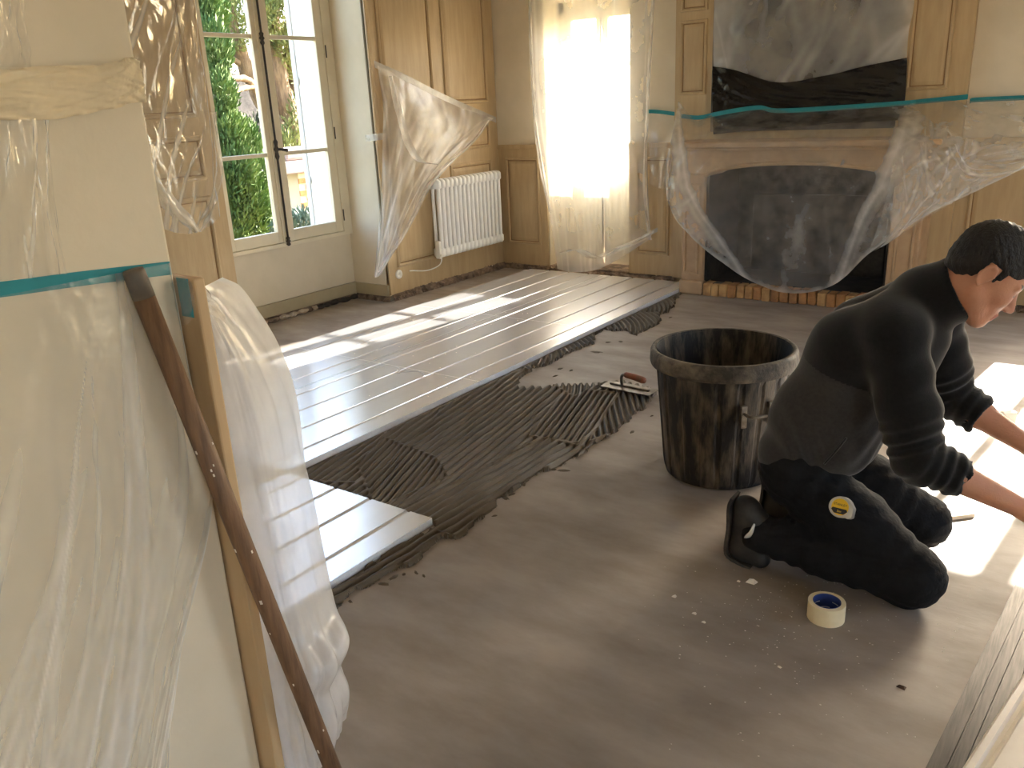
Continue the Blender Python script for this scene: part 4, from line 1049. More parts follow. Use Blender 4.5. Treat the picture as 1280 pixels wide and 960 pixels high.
# plaster crumbs
R = random.Random(77)
def crumb(mb, x, y, r, rng):
    v = [(x + r * rng.uniform(-1, 1) * 0.3 + r * dx, y + r * dy * rng.uniform(0.6, 1.2), max(0.0002, r * dz)) for dx, dy, dz in ((-1, -0.6, 0), (0.9, -0.8, 0), (1.0, 0.7, 0), (-0.7, 0.9, 0), (-0.4, -0.3, rng.uniform(0.5, 1.1)), (0.5, 0.3, rng.uniform(0.5, 1.1)))]
    mb.add(v, [(0, 1, 5, 4), (1, 2, 5), (2, 3, 4, 5), (3, 0, 4), (3, 2, 1, 0)])
for px, py, r, lab in ((940, 728, 0.016, 'biggest white plaster lump lying by the kneeling man\'s shoe'), (843, 746, 0.008, 'white plaster crumb on bare concrete away from the shoe'), (868, 767, 0.006, 'lone small plaster crumb near two others'),
                       (879, 778, 0.006, 'small white plaster chip on the dusty concrete'), (923, 727, 0.006, 'tiny plaster chip beside the big plaster lump'), (1126, 859, 0.010, 'dark brown splinter on the concrete near the grooved board'), (974, 834, 0.006, 'white plaster chip on the floor near the tape roll')):
    p = AZ(px, py); mb = MB(); crumb(mb, p[0], p[1], r, R)
    o = mb.build('splinter' if 'splinter' in lab else 'plaster_lump', 'chip_dark' if 'splinter' in lab else 'chip')
    tag(o, lab, 'debris')
cm = MB()
for k in range(330):
    if k < 170: px, py = R.gauss(985, 75), R.gauss(775, 45)
    elif k < 250: px, py = R.uniform(830, 1270), R.uniform(700, 955)
    else: px, py = R.gauss(1225, 30), R.gauss(775, 40)
    if py < 700 or py > 1000: continue
    p = AZ(px, py)
    if math.hypot(p[0] - rp[0], p[1] - rp[1]) < 0.075 or p[0] > -0.19: continue
    crumb(cm, p[0], p[1], R.uniform(0.0008, 0.0024), R)
for k in range(60):
    p = AZ(R.uniform(430, 700), R.uniform(380, 520), 0.0345)
    if -4.3 < p[0] < -2.85 and 2.2 < p[1] < 6.2:
        b = len(cm.v); crumb(cm, p[0], p[1], R.uniform(0.002, 0.004), R)
        cm.v[b:] = [(a_, b_, c_ + 0.0345) for a_, b_, c_ in cm.v[b:]]
tag(cm.build('plaster_crumbs', 'chip'), 'fine white plaster crumbs scattered over floor and boards', 'crumbs', kind='stuff')
# pale stick and small yellow-white object in the sun
sa, sb = np.array(AZ(1178, 650)), np.array(AZ(1216, 645))
e = (sb - sa); Ls = np.linalg.norm(e); e /= Ls
tag(MB().obox((sa + sb) / 2 + zu * 0.008, e, np.cross(zu, e), zu, Ls / 2, 0.011, 0.008).build('wood_offcut', 'pale_wood', bevel=0.002), 'short pale wooden offcut lying in the sun patch', 'offcut')
yp = np.array(AZ(1258, 529))
yt = thing('tape_measure', 'white and yellow tape measure standing in the sun beyond the man', 'tape measure', tuple(yp))
e1 = np.array([0.78, 0.62, 0]); e2 = np.array([-0.62, 0.78, 0])
MB().obox(yp + zu * 0.03, e1, e2, zu, 0.036, 0.02, 0.03).build('case', 'white_paint', yt, bevel=0.010)
MB().obox(yp - e1 * 0.052 + zu * 0.022, e1, e2, zu, 0.018, 0.018, 0.02).build('yellow_end', 'yellow', yt, bevel=0.006)
MB().obox(yp - e1 * 0.05 + zu * 0.048, e1 * 0.9 - zu * 0.4, e2, zu * 0.9 + e1 * 0.4, 0.028, 0.008, 0.003).build('belt_clip', 'steel', yt)

# foil board and white plank at the right edge of the floor
ba, bb = np.array(AZ(1290, 690)), np.array(AZ(1150, 976))
gb = thing('grooved_board', 'grooved foil board with the dim room reflection painted dark grey, lying at the edge of the bare floor', 'floor board', tuple((ba + bb) / 2))
e = (bb - ba); e[2] = 0; Lb = np.linalg.norm(e); e /= Lb
sdir = np.array([-e[1], e[0], 0]);  sdir = sdir if sdir[0] > 0 else -sdir
far, near = ba - e * 0.5, bb + e * 0.9
mb = MB(); prof = [(0, 0.0), (0, 0.006), (0.036, 0.006), (0.037, 0.003), (0.041, 0.003), (0.042, 0.006), (0.066, 0.006), (0.067, 0.002), (0.072, 0.002), (0.073, 0.006), (0.104, 0.006), (0.105, 0.003), (0.109, 0.003), (0.110, 0.006), (0.20, 0.006), (0.20, 0.0)]
v = [q + sdir * s_ + zu * z for q in (far, near) for s_, z in prof]; n = len(prof)
mb.add(v, [(i, (i + 1) % n, n + (i + 1) % n, n + i) for i in range(n)] + [tuple(range(n))[::-1], tuple(range(n, 2 * n))]).build('board', 'dim_reflect_foil', gb)
wa, wb_ = np.array(AZ(1282, 846, 0.03)), np.array(AZ(1210, 958, 0.03))
e = (wb_ - wa); e[2] = 0; e /= np.linalg.norm(e); sdir = np.array([-e[1], e[0], 0]); sdir = sdir if sdir[0] > 0 else -sdir
far, near = wa - e * 0.25, wb_ + e * 0.8
prof = [(0, 0.007), (0, 0.026), (0.006, 0.032), (0.020, 0.032), (0.026, 0.024), (0.034, 0.021), (0.042, 0.024), (0.048, 0.034), (0.12, 0.036), (0.12, 0.007)]
v = [q + sdir * s_ + zu * z for q in (far, near) for s_, z in prof]; n = len(prof)
tag(MB().add(v, [(i, (i + 1) % n, n + (i + 1) % n, n + i) for i in range(n)] + [tuple(range(n))[::-1], tuple(range(n, 2 * n))]).build('moulded_plank', 'white_paint'), 'white painted moulded plank laid on the grooved foil board', 'plank')

# ================================================================== THE KNEELING MAN
class SDF:
    """smooth union of round cones / ellipsoids sampled on a grid, turned into one closed surface"""
    def __init__(s, lo, hi, h):
        s.lo, s.h = np.array(lo, float), h
        s.n = np.ceil((np.array(hi) - s.lo) / h).astype(int) + 1
        s.F = np.full(tuple(s.n), 0.25, np.float32)
        s.ax = [s.lo[i] + h * np.arange(s.n[i]) for i in range(3)]
    def _sub(s, mn, mx, pad):
        a = np.clip(np.floor((np.array(mn) - pad - s.lo) / s.h).astype(int), 0, s.n - 1)
        b = np.clip(np.ceil((np.array(mx) + pad - s.lo) / s.h).astype(int) + 1, 1, s.n)
        sl = tuple(slice(i, max(j, i + 1)) for i, j in zip(a, b))
        X = np.meshgrid(*[s.ax[k][sl[k]] for k in range(3)], indexing='ij')
        return sl, X
    def _join(s, sl, d, k, sub=False):
        f = s.F[sl]
        if sub:
            d = -d
            hh = np.clip(0.5 - 0.5 * (f - d) / k, 0, 1); s.F[sl] = f * (1 - hh) + d * hh + k * hh * (1 - hh)
        else:
            hh = np.clip(0.5 + 0.5 * (d - f) / k, 0, 1); s.F[sl] = d * (1 - hh) + f * hh - k * hh * (1 - hh)
    def cone(s, a, b, ra, rb, k=0.03, wob=None):
        a, b = np.array(a, float), np.array(b, float)
        r = max(ra, rb); sl, X = s._sub(np.minimum(a, b) - r, np.maximum(a, b) + r, k * 2 + 0.05)
        ab = b - a; L2 = ab @ ab + 1e-12
        P = [X[i] - a[i] for i in range(3)]
        t = np.clip((P[0] * ab[0] + P[1] * ab[1] + P[2] * ab[2]) / L2, 0, 1)
        d = np.sqrt(sum((P[i] - t * ab[i]) ** 2 for i in range(3))) - (ra + (rb - ra) * t)
        if wob: d = d + wob[0] * np.sin(wob[1] * t * math.sqrt(L2) + 40 * X[0] * wob[2] + 30 * X[1] * wob[2])
        s._join(sl, d.astype(np.float32), k); return s
    def ell(s, c, r, axes=None, k=0.02, sub=False):
        c, r = np.array(c, float), np.array(r, float)
        R_ = r.max(); sl, X = s._sub(c - R_, c + R_, k * 2 + 0.05)
        P = [X[i] - c[i] for i in range(3)]
        if axes is not None: P = [sum(P[i] * ax_[i] for i in range(3)) for ax_ in axes]
        q = np.sqrt(sum((P[i] / r[i]) ** 2 for i in range(3))) + 1e-9
        q2 = np.sqrt(sum((P[i] / r[i] ** 2) ** 2 for i in range(3))) + 1e-9
        d = q * (q - 1) / q2
        s._join(sl, d.astype(np.float32), k, sub); return s
    def cut(s, p, nrm, sm=0.004):
        """keep the side the normal points to"""
        X = np.meshgrid(*s.ax, indexing='ij'); n_ = np.array(nrm, float); n_ /= np.linalg.norm(n_)
        d = -sum((X[i] - p[i]) * n_[i] for i in range(3)); s.F = np.maximum(s.F, d.astype(np.float32)); return s
    def mesh(s):
        F = s.F; ins = F < 0
        cs = np.zeros(tuple(s.n - 1), np.uint8)
        for i in (0, 1):
            for j in (0, 1):
                for k in (0, 1):
                    cs += ins[i:s.n[0] - 1 + i, j:s.n[1] - 1 + j, k:s.n[2] - 1 + k]
        act = (cs > 0) & (cs < 8)
        I = np.argwhere(act); idx = -np.ones(act.shape, np.int64); idx[act] = np.arange(len(I))
        acc = np.zeros((len(I), 3)); cnt = np.zeros(len(I))
        co = [np.array(q) for q in ((0, 0, 0), (1, 0, 0), (0, 1, 0), (1, 1, 0), (0, 0, 1), (1, 0, 1), (0, 1, 1), (1, 1, 1))]
        val = [F[tuple((I + c).T)] for c in co]
        for a, b in ((0, 1), (2, 3), (4, 5), (6, 7), (0, 2), (1, 3), (4, 6), (5, 7), (0, 4), (1, 5), (2, 6), (3, 7)):
            fa, fb = val[a], val[b]; m_ = (fa < 0) != (fb < 0)
            t = np.where(m_, fa / (fa - fb + 1e-12), 0)[:, None]
            acc += np.where(m_[:, None], co[a] + t * (co[b] - co[a]), 0); cnt += m_
        V = s.lo + s.h * (I + acc / cnt[:, None])
        Q = []
        for ax_ in range(3):
            sl0 = [slice(None)] * 3; sl1 = [slice(None)] * 3; sl0[ax_] = slice(0, -1); sl1[ax_] = slice(1, None)
            ch_ = ins[tuple(sl0)] != ins[tuple(sl1)]
            E_ = np.argwhere(ch_); u, w = [i for i in range(3) if i != ax_]
            ok = (E_[:, u] > 0) & (E_[:, w] > 0) & (E_[:, u] < s.n[u] - 1) & (E_[:, w] < s.n[w] - 1); E_ = E_[ok]
            du, dw = np.zeros(3, int), np.zeros(3, int); du[u] = 1; dw[w] = 1
            q = np.stack([idx[tuple((E_ - du - dw).T)], idx[tuple((E_ - dw).T)], idx[tuple(E_.T)], idx[tuple((E_ - du).T)]], 1)
            flip = ins[tuple(E_.T)] ^ (ax_ == 1)
            q[~flip] = q[~flip][:, ::-1]
            Q.append(q)
        return V, np.vstack(Q)
def sdf_obj(name, s, mats, parent, pick=None, smooth_it=0):
    V, Q = s.mesh()
    me = bpy.data.meshes.new(name); me.from_pydata(V.tolist(), [], Q.tolist())
    for m_ in mats: me.materials.append(MATS[m_])
    if pick is not None: me.polygons.foreach_set('material_index', pick(V[Q].mean(1)).astype(np.int32))
    me.polygons.foreach_set('use_smooth', [True] * len(me.polygons))
    if smooth_it:
        bm = bmesh.new(); bm.from_mesh(me)
        for _ in range(smooth_it): bmesh.ops.smooth_vert(bm, verts=bm.verts, factor=0.5, use_axis_x=True, use_axis_y=True, use_axis_z=True)
        bm.to_mesh(me); bm.free()
    o = bpy.data.objects.new(name, me); link(o, parent)
    if parent is not None and parent.type == 'EMPTY': o.matrix_parent_inverse = Matrix.Translation(-Vector(parent.location))
    return o

man = thing('person', 'kneeling man in a dark fleece and black work trousers leaning forward', 'person', (-0.55, 2.6, 0))
V3 = lambda *a: np.array(a, float)
hipR, kneR, ankR = V3(-0.71, 2.505, 0.325), V3(-0.335, 2.455, 0.098), V3(-0.80, 2.43, 0.125)
hipL, kneL, ankL = V3(-0.71, 2.70, 0.325), V3(-0.385, 2.835, 0.098), V3(-0.80, 2.76, 0.125)
shR, elR, wrR = V3(-0.455, 2.43, 0.835), V3(-0.355, 2.375, 0.515), V3(-0.085, 2.455, 0.385)
shL, elL, wrL = V3(-0.42, 2.76, 0.835), V3(-0.355, 2.83, 0.560), V3(-0.10, 2.79, 0.435)
pel, wai, che, nec = V3(-0.745, 2.605, 0.37), V3(-0.685, 2.605, 0.54), V3(-0.565, 2.60, 0.755), V3(-0.435, 2.595, 0.905)
hc = V3(-0.252, 2.585, 1.022)
hf_ = V3(0.74, 0.25, -0.62); hf_ /= np.linalg.norm(hf_)
hu = V3(0, 0, 1) - hf_[2] * hf_; hu /= np.linalg.norm(hu)
hr = np.cross(hf_, hu)                                    # his right
HP = lambda f_, l_, u_: hc + hf_ * f_ + hr * l_ + hu * u_  # l_>0: his right side
hax = (hf_, hr, hu)

# --- body: head, neck, arms and hands, trunk and legs in one surface
b = SDF((-0.95, 2.28, 0.0), (0.16, 2.95, 1.18), 0.0048)
b.cone(pel, wai, 0.10, 0.095, 0.05); b.cone(wai, che, 0.095, 0.11, 0.05); b.cone(che, nec, 0.11, 0.06, 0.05)
b.cone(nec, shR, 0.055, 0.055, 0.04); b.cone(nec, shL, 0.055, 0.055, 0.04)
for h_, k_, a_ in ((hipR, kneR, ankR), (hipL, kneL, ankL)):
    b.cone(h_, k_, 0.085, 0.058, 0.04); b.cone(k_, a_, 0.055, 0.038, 0.03); b.cone(a_, a_ + V3(-0.05, 0, -0.06), 0.036, 0.032, 0.02)
def limb_end(sh, el, wr, side):
    b.cone(sh, el, 0.052, 0.043, 0.03)
    mid = el * 0.66 + wr * 0.34
    b.cone(el, mid, 0.043, 0.044, 0.02); b.cone(mid, wr, 0.044, 0.027, 0.02)
    d = (wr - el) / np.linalg.norm(wr - el)
    d2 = d * 0.93 + V3(0, 0, -0.37); d2 /= np.linalg.norm(d2)
    lat = np.cross(d2, V3(0, 0, 1)); lat /= np.linalg.norm(lat); lat *= side   # towards the thumb (inner side)
    nrm = np.cross(lat, d2) * side                                             # back of hand
    if nrm[2] < 0: nrm = -nrm
    pc = wr + d2 * 0.055
    b.cone(wr, wr + d2 * 0.03, 0.027, 0.027, 0.015)
    b.ell(pc, (0.05, 0.041, 0.018), (d2, lat, nrm), 0.012)
    for i, (off, ln) in enumerate(((0.030, 0.070), (0.010, 0.078), (-0.011, 0.072), (-0.030, 0.058))):
        p0 = pc + lat * off + d2 * 0.036; dirn = d2.copy(); r = 0.0095
        for j, fr_ in enumerate((0.48, 0.30, 0.24)):
            ang = 0.35 + 0.42 * j
            dd = d2 * math.cos(ang * (j + 1) * 0.62) - nrm * math.sin(ang * (j + 1) * 0.62)
            p1 = p0 + dd * ln * fr_ * 1.25
            b.cone(p0, p1, r, r * 0.92, 0.005); p0 = p1; r *= 0.92
    t0 = pc + lat * 0.028 - d2 * 0.03; t1 = t0 + (lat * 0.75 + d2 * 0.55 - nrm * 0.35) * 0.036; t2 = t1 + (lat * 0.2 + d2 * 0.85 - nrm * 0.5) * 0.032
    b.cone(t0, t1, 0.0135, 0.011, 0.008); b.cone(t1, t2, 0.011, 0.009, 0.005)
limb_end(shR, elR, wrR, -1); limb_end(shL, elL, wrL, 1)
# neck and head
b.cone(nec, HP(-0.030, 0, -0.06), 0.055, 0.054, 0.03)
b.cone(nec + V3(0.03, 0, -0.01), HP(0.0, 0, -0.10), 0.052, 0.048, 0.03)
b.ell(HP(-0.012, 0, 0.010), (0.098, 0.076, 0.090), hax, 0.02)
b.ell(HP(0.035, 0, -0.045), (0.062, 0.064, 0.075), hax, 0.03)
b.cone(HP(0.0, 0.052, -0.085), HP(0.068, 0.016, -0.135), 0.020, 0.018, 0.03); b.cone(HP(0.0, -0.052, -0.085), HP(0.068, -0.016, -0.135), 0.020, 0.018, 0.03)
b.ell(HP(0.076, 0, -0.130), (0.022, 0.024, 0.020), hax, 0.02)
b.ell(HP(0.072, 0, -0.092), (0.026, 0.032, 0.030), hax, 0.02)
b.ell(HP(0.062, 0.036, -0.055), (0.024, 0.022, 0.020), hax, 0.02); b.ell(HP(0.062, -0.036, -0.055), (0.024, 0.022, 0.020), hax, 0.02)
for q in (1, -1):
    b.ell(HP(0.098, 0.031 * q, -0.024), (0.016, 0.017, 0.011), hax, 0.008, sub=True)
    b.cone(HP(0.083, 0.012 * q, -0.004), HP(0.072, 0.048 * q, -0.006), 0.011, 0.009, 0.010)
    b.ell(HP(0.076, 0.031 * q, -0.026), (0.0125, 0.0135, 0.0115), hax, 0.003)
b.cone(HP(0.088, 0, -0.018), HP(0.116, 0, -0.062), 0.009, 0.0125, 0.010)
for q in (1, -1): b.ell(HP(0.104, 0.013 * q, -0.068), (0.011, 0.008, 0.008), hax, 0.005)
b.cone(HP(0.098, 0.014, -0.095), HP(0.098, -0.014, -0.095), 0.0065, 0.0065, 0.006)
b.cone(HP(0.094, 0.012, -0.108), HP(0.094, -0.012, -0.108), 0.0075, 0.0075, 0.006)
for q in (1, -1):
    for k in range(7):
        a0, a1 = 0.2 + 0.75 * k, 0.2 + 0.75 * (k + 1)
        rr_ = lambda a: HP(-0.014 + 0.016 * math.cos(a) - 0.006, 0.081 * q, -0.030 + 0.029 * math.sin(a))
        if k < 6: b.cone(rr_(a0), rr_(a1), 0.0055, 0.0055, 0.004)
    b.ell(HP(-0.016, 0.076 * q, -0.032), (0.014, 0.006, 0.024), hax, 0.006)
def skin_pick(C):
    P = C - hc; f_, l_, u_ = P @ hf_, P @ hr, P @ hu
    lip = (f_ > 0.092) & (np.abs(l_) < 0.024) & (u_ < -0.090) & (u_ > -0.114)
    eye = (f_ > 0.079) & (np.abs(np.abs(l_) - 0.031) < 0.013) & (np.abs(u_ + 0.029) < 0.0035)
    brow = (f_ > 0.07) & (np.abs(l_) > 0.010) & (np.abs(l_) < 0.05) & (np.abs(u_ - 0.001) < 0.0048)
    out = np.zeros(len(C)); out[lip] = 1; out[eye] = 2; out[brow] = 2
    return out
body = sdf_obj('body', b, ['skin', 'lip', 'eye_dark'], man, skin_pick, 1)

# --- hair: close cropped cap
h = SDF(hc - 0.16, hc + 0.16, 0.003)
h.ell(HP(-0.016, 0, 0.016), (0.106, 0.082, 0.099), hax, 0.01)
h.ell(HP(-0.07, 0, -0.035), (0.042, 0.058, 0.05), hax, 0.02)
X = np.meshgrid(*h.ax, indexing='ij')
Pq = [X[i] - hc[i] for i in range(3)]
f_ = sum(Pq[i] * hf_[i] for i in range(3)); l_ = sum(Pq[i] * hr[i] for i in range(3)); u_ = sum(Pq[i] * hu[i] for i in range(3))
hairline = np.where(f_ > 0.015, 0.004 + np.clip(f_ - 0.05, 0, 1) * 1.0, np.where(f_ > -0.034, 0.004, -0.075))
side = np.where((f_ > 0.002) & (f_ < 0.022), -0.038, hairline)
d_ = (side - u_) * 0.75
rough_ = 0.0012 * np.sin(170 * f_ + 60 * l_) * np.sin(150 * l_ + 90 * u_) + 0.0008 * np.sin(310 * u_ + 240 * f_)
h.F = np.maximum(h.F + rough_.astype(np.float32), d_.astype(np.float32))
sdf_obj('hair', h, ['hair'], man, None, 1)

# --- fleece jacket
j = SDF((-0.95, 2.27, 0.28), (-0.10, 2.96, 1.10), 0.0052)
for s_ in (1, -1):
    off = lambda p, w: p + V3(0, w * s_, 0)
    j.cone(off(V3(-0.745, 2.605, 0.37), 0.075), off(V3(-0.690, 2.605, 0.53), 0.07), 0.108, 0.112, 0.06)
    j.cone(off(V3(-0.690, 2.605, 0.53), 0.07), off(V3(-0.575, 2.60, 0.755), 0.085), 0.112, 0.122, 0.06)
    j.cone(off(V3(-0.575, 2.60, 0.755), 0.085), off(V3(-0.48, 2.598, 0.845), 0.11), 0.122, 0.090, 0.06)
    j.cone(off(V3(-0.48, 2.598, 0.845), 0.11), V3(-0.42, 2.597, 0.92), 0.085, 0.072, 0.05)
    j.cone(off(V3(-0.52, 2.60, 0.70), 0.05), off(V3(-0.60, 2.60, 0.45), 0.06), 0.10, 0.105, 0.06)
j.cone(V3(-0.44, 2.60, 0.80), V3(-0.49, 2.60, 0.60), 0.105, 0.09, 0.05)
j.cone(V3(-0.42, 2.597, 0.90), V3(-0.29, 2.590, 0.975), 0.090, 0.096, 0.03)
endR = elR + (wrR - elR) * 0.42; endL = elL + (wrL - elL) * 0.42
for sh_, el_, en_ in ((shR, elR, endR), (shL, elL, endL)):
    j.cone(sh_, el_ + (sh_ - el_) * 0.35, 0.088, 0.078, 0.04, (0.0035, 60, 0.5)); j.cone(el_ + (sh_ - el_) * 0.35, el_, 0.078, 0.072, 0.03, (0.006, 170, 0.6)); j.cone(el_, en_, 0.072, 0.060, 0.015, (0.004, 170, 0.5))
# collar opening, sleeve ends and hem
cax = V3(0.88, 0, 0.475); cax /= np.linalg.norm(cax); ctop = V3(-0.325, 2.592, 0.955)
X = np.meshgrid(*j.ax, indexing='ij')
def rel(p): return [X[i] - p[i] for i in range(3)]
def dist_axis(p, a):
    r_ = rel(p); t_ = sum(r_[i] * a[i] for i in range(3)); return t_, np.sqrt(np.maximum(sum(r_[i] ** 2 for i in range(3)) - t_ ** 2, 0))
t_, q_ = dist_axis(ctop, cax)
j.F = np.maximum(j.F, np.where(q_ < 0.18, t_, -1).astype(np.float32))
j.F = np.maximum(j.F, np.where(t_ > -0.06, 0.082 - q_, -1).astype(np.float32))
for el_, en_ in ((elR, endR), (elL, endL)):
    a = (en_ - el_) / np.linalg.norm(en_ - el_); t_, q_ = dist_axis(en_, a)
    j.F = np.maximum(j.F, np.where((q_ < 0.10) & (t_ > -0.05) & (t_ < 0.12), t_, -1).astype(np.float32))
    j.F = np.maximum(j.F, np.where((t_ > -0.035) & (t_ < 0.12), 0.050 - q_, -1).astype(np.float32))
hem = 0.352 + 0.07 * np.clip(X[0] + 0.66, 0, 1) + 0.10 * np.clip(-0.76 - X[0], 0, 1) + 0.006 * np.sin(X[1] * 40)
near_torso = X[0] < -0.40
j.F = np.maximum(j.F, np.where(near_torso | (X[2] < 0.37), (hem - X[2]), -1).astype(np.float32))
wr_ = 0.0035 * np.sin(55 * (X[2] + 0.5 * X[0]) + 8 * np.sin(14 * X[0] + 9 * X[1])) * np.clip((0.62 - X[2]) * 6, 0, 1)
j.F += wr_.astype(np.float32)
def jpick(C):
    dR = np.minimum(np.linalg.norm(C - shR, axis=1), 9)
    def segd(P, a, b_):
        ab = b_ - a; t = np.clip(((P - a) @ ab) / (ab @ ab), 0, 1); return np.linalg.norm(P - (a + t[:, None] * ab), axis=1)
    arm = np.minimum(segd(C, shR, elR), segd(C, elR, endR)); arm = np.minimum(arm, np.minimum(segd(C, shL, elL), segd(C, elL, endL)))
    line = C[:, 2] - (0.745 - 0.35 * (C[:, 0] + 0.72))          # yoke seam drops towards the armpit
    return np.where((arm < 0.098) | (line > 0), 0, 1)
jk = sdf_obj('fleece_jacket', j, ['fleece_black', 'fleece_grey'], man, jpick, 2)
jk['label'] = 'dark fleece with black yoke and sleeves over a grey body'
MB().tube(catmull([AY(1060, 545, 2.42) + V3(0, -0.018, 0), AY(1048, 560, 2.42) + V3(0, -0.02, 0), AY(1032, 578, 2.42) + V3(0, -0.016, 0)], 12), 0.0035, 6).build('pocket_zip', 'black_plastic', man, smooth=True)

# --- trousers
t = SDF((-0.95, 2.30, 0.0), (-0.20, 2.98, 0.52), 0.0065)
t.cone(V3(-0.735, 2.54, 0.35), V3(-0.735, 2.67, 0.35), 0.112, 0.112, 0.05)
t.cone(V3(-0.70, 2.56, 0.42), V3(-0.70, 2.65, 0.42), 0.098, 0.098, 0.05)
for h_, k_, a_ in ((hipR, kneR, ankR), (hipL, kneL, ankL)):
    m_ = h_ * 0.5 + k_ * 0.5
    t.cone(h_, m_, 0.112, 0.105, 0.04, (0.003, 90, 0.4)); t.cone(m_, k_, 0.105, 0.084, 0.03, (0.003, 90, 0.4))
    t.cone(k_, k_ + V3(-0.03, 0, -0.02), 0.088, 0.08, 0.02)
    t.cone(k_ + V3(-0.02, 0, -0.015), k_ * 0.45 + a_ * 0.55, 0.076, 0.080, 0.03, (0.003, 110, 0.4)); t.cone(k_ * 0.45 + a_ * 0.55, a_, 0.080, 0.062, 0.03, (0.004, 130, 0.4))
X = np.meshgrid(*t.ax, indexing='ij')
t.F += (0.003 * np.sin(60 * X[0] + 12 * np.sin(20 * X[2])) * np.sin(45 * X[2] + 20 * X[1])).astype(np.float32)
t.F = np.maximum(t.F, (0.006 - X[2]).astype(np.float32)); t.F = np.maximum(t.F, (X[2] - 0.47).astype(np.float32))
tro = sdf_obj('trousers', t, ['trouser'], man, None, 2)
# --- shoes: toes tucked under, heels up
for a_ in (ankR, ankL):
    s = SDF(a_ + V3(-0.17, -0.09, -0.125), a_ + V3(0.12, 0.09, 0.20), 0.005)
    heel, ball, toe = a_ + V3(-0.055, 0, 0.085), a_ + V3(-0.055, 0, -0.065), a_ + V3(0.005, 0, -0.092)
    s.cone(heel, ball, 0.037, 0.044, 0.02); s.cone(ball, toe, 0.044, 0.032, 0.02); s.cone(a_ + V3(0, 0, 0.02), heel + V3(0.02, 0, -0.02), 0.048, 0.04, 0.03); s.cone(a_ + V3(0.0, 0, -0.01), ball + V3(0.02, 0, 0.02), 0.05, 0.042, 0.03)
    X = np.meshgrid(*s.ax, indexing='ij'); s.F = np.maximum(s.F, (0.002 - X[2]).astype(np.float32))
    so = sdf_obj('shoe', s, ['shoe'], man, None, 1)
    ol = catmull([heel + V3(-0.030, 0, 0.03), heel + V3(-0.038, 0, 0.0), heel * 0.5 + ball * 0.5 + V3(-0.036, 0, 0), ball + V3(-0.042, 0, 0.0), ball + V3(-0.030, 0, -0.032), toe + V3(-0.02, 0, -0.026)], 18)
    mb = MB(); v = []
    for i, p in enumerate(ol):
        w = 0.034 + 0.010 * math.sin(math.pi * i / 17)
        tt_ = ol[min(i + 1, 17)] - ol[max(i - 1, 0)]; nn_ = np.cross(tt_, V3(0, 1, 0)); nn_ /= np.linalg.norm(nn_)
        if nn_[0] > 0: nn_ = -nn_
        for dy, dn in ((-w, 0), (w, 0), (w, 0.010), (-w, 0.010)): v.append(p + V3(0, dy, 0) + nn_ * dn)
    v = [V3(q[0], q[1], max(q[2], 0.002)) for q in v]
    mb.add(v, [(4 * i + k, 4 * i + (k + 1) % 4, 4 * i + 4 + (k + 1) % 4, 4 * i + 4 + k) for i in range(17) for k in range(4)] + [(0, 1, 2, 3), (68, 71, 70, 69)]).build('sole', 'sole', so)
MB().tube(catmull([AY(931, 672, 2.375), AY(938, 667, 2.368), AY(943, 655, 2.372)], 10), [0.003, 0.006, 0.0075, 0.008, 0.008, 0.0075, 0.007, 0.006, 0.005, 0.003], 6).build('reflective_strip', 'reflective', man, smooth=True)
# --- tape measure clipped at the hip
mp_ = AY(1052, 634, 2.372)
mt = thing('tape_measure', 'silver and yellow tape measure clipped to the kneeling man\'s hip', 'tape measure', tuple(mp_))
n1 = V3(-0.05, -0.90, 0.42); n1 /= np.linalg.norm(n1); a1 = np.cross(n1, V3(0, 0, 1)); a1 /= np.linalg.norm(a1); a2 = np.cross(a1, n1); a2 = a2 if a2[2] > 0 else -a2
a1 = a1 if a1[0] > 0 else -a1
pl = [(0.034 * math.cos(q), 0.032 * math.sin(q)) for q in np.linspace(0.5, 5.2, 20)] + [(0.028, -0.030), (0.038, -0.024), (0.038, 0.004)]
MB().prism(pl, lambda u, w, d: mp_ + a1 * u + a2 * w + n1 * d, -0.016, 0.016).build('case', 'silver', mt, bevel=0.002, seg=1)
MB().prism([(0.025 * math.cos(q), 0.025 * math.sin(q)) for q in np.linspace(0, 6.283, 25)[:24]], lambda u, w, d: mp_ + a1 * u + a2 * w + n1 * d, 0.0162, 0.0185).build('face', 'yellow', mt)
MB().prism([(-0.020, -0.004), (0.020, -0.004), (0.0235, -0.010), (0.014, -0.020), (-0.014, -0.020), (-0.0235, -0.010)], lambda u, w, d: mp_ + a1 * u + a2 * w + n1 * d, 0.0186, 0.0192).build('black_band', 'black_plastic', mt)
try:
    for txt, wv, sz, mm in (('STANLEY', 0.004, 0.0095, 'black_plastic'), ('5m', -0.016, 0.010, 'yellow')):
        cu = bpy.data.curves.new('lettering', 'FONT'); cu.body = txt; cu.size = sz; cu.align_x = 'CENTER'; cu.extrude = 0.0003
        ot = bpy.data.objects.new('lettering', cu); COL.objects.link(ot)
        p_ = mp_ + a2 * wv + n1 * 0.0196
        ot.matrix_world = Matrix(((a1[0], a2[0], n1[0], p_[0]), (a1[1], a2[1], n1[1], p_[1]), (a1[2], a2[2], n1[2], p_[2]), (0, 0, 0, 1)))
        dg = bpy.context.evaluated_depsgraph_get(); me = bpy.data.meshes.new_from_object(ot.evaluated_get(dg)); mw = ot.matrix_world.copy()
        bpy.data.objects.remove(ot, do_unlink=True); me.transform(mw); me.materials.clear(); me.materials.append(MATS[mm])
        om = bpy.data.objects.new('lettering', me); link(om, mt); om.matrix_parent_inverse = Matrix.Translation(-Vector(mt.location))
except Exception as ex:
    print('lettering', ex)

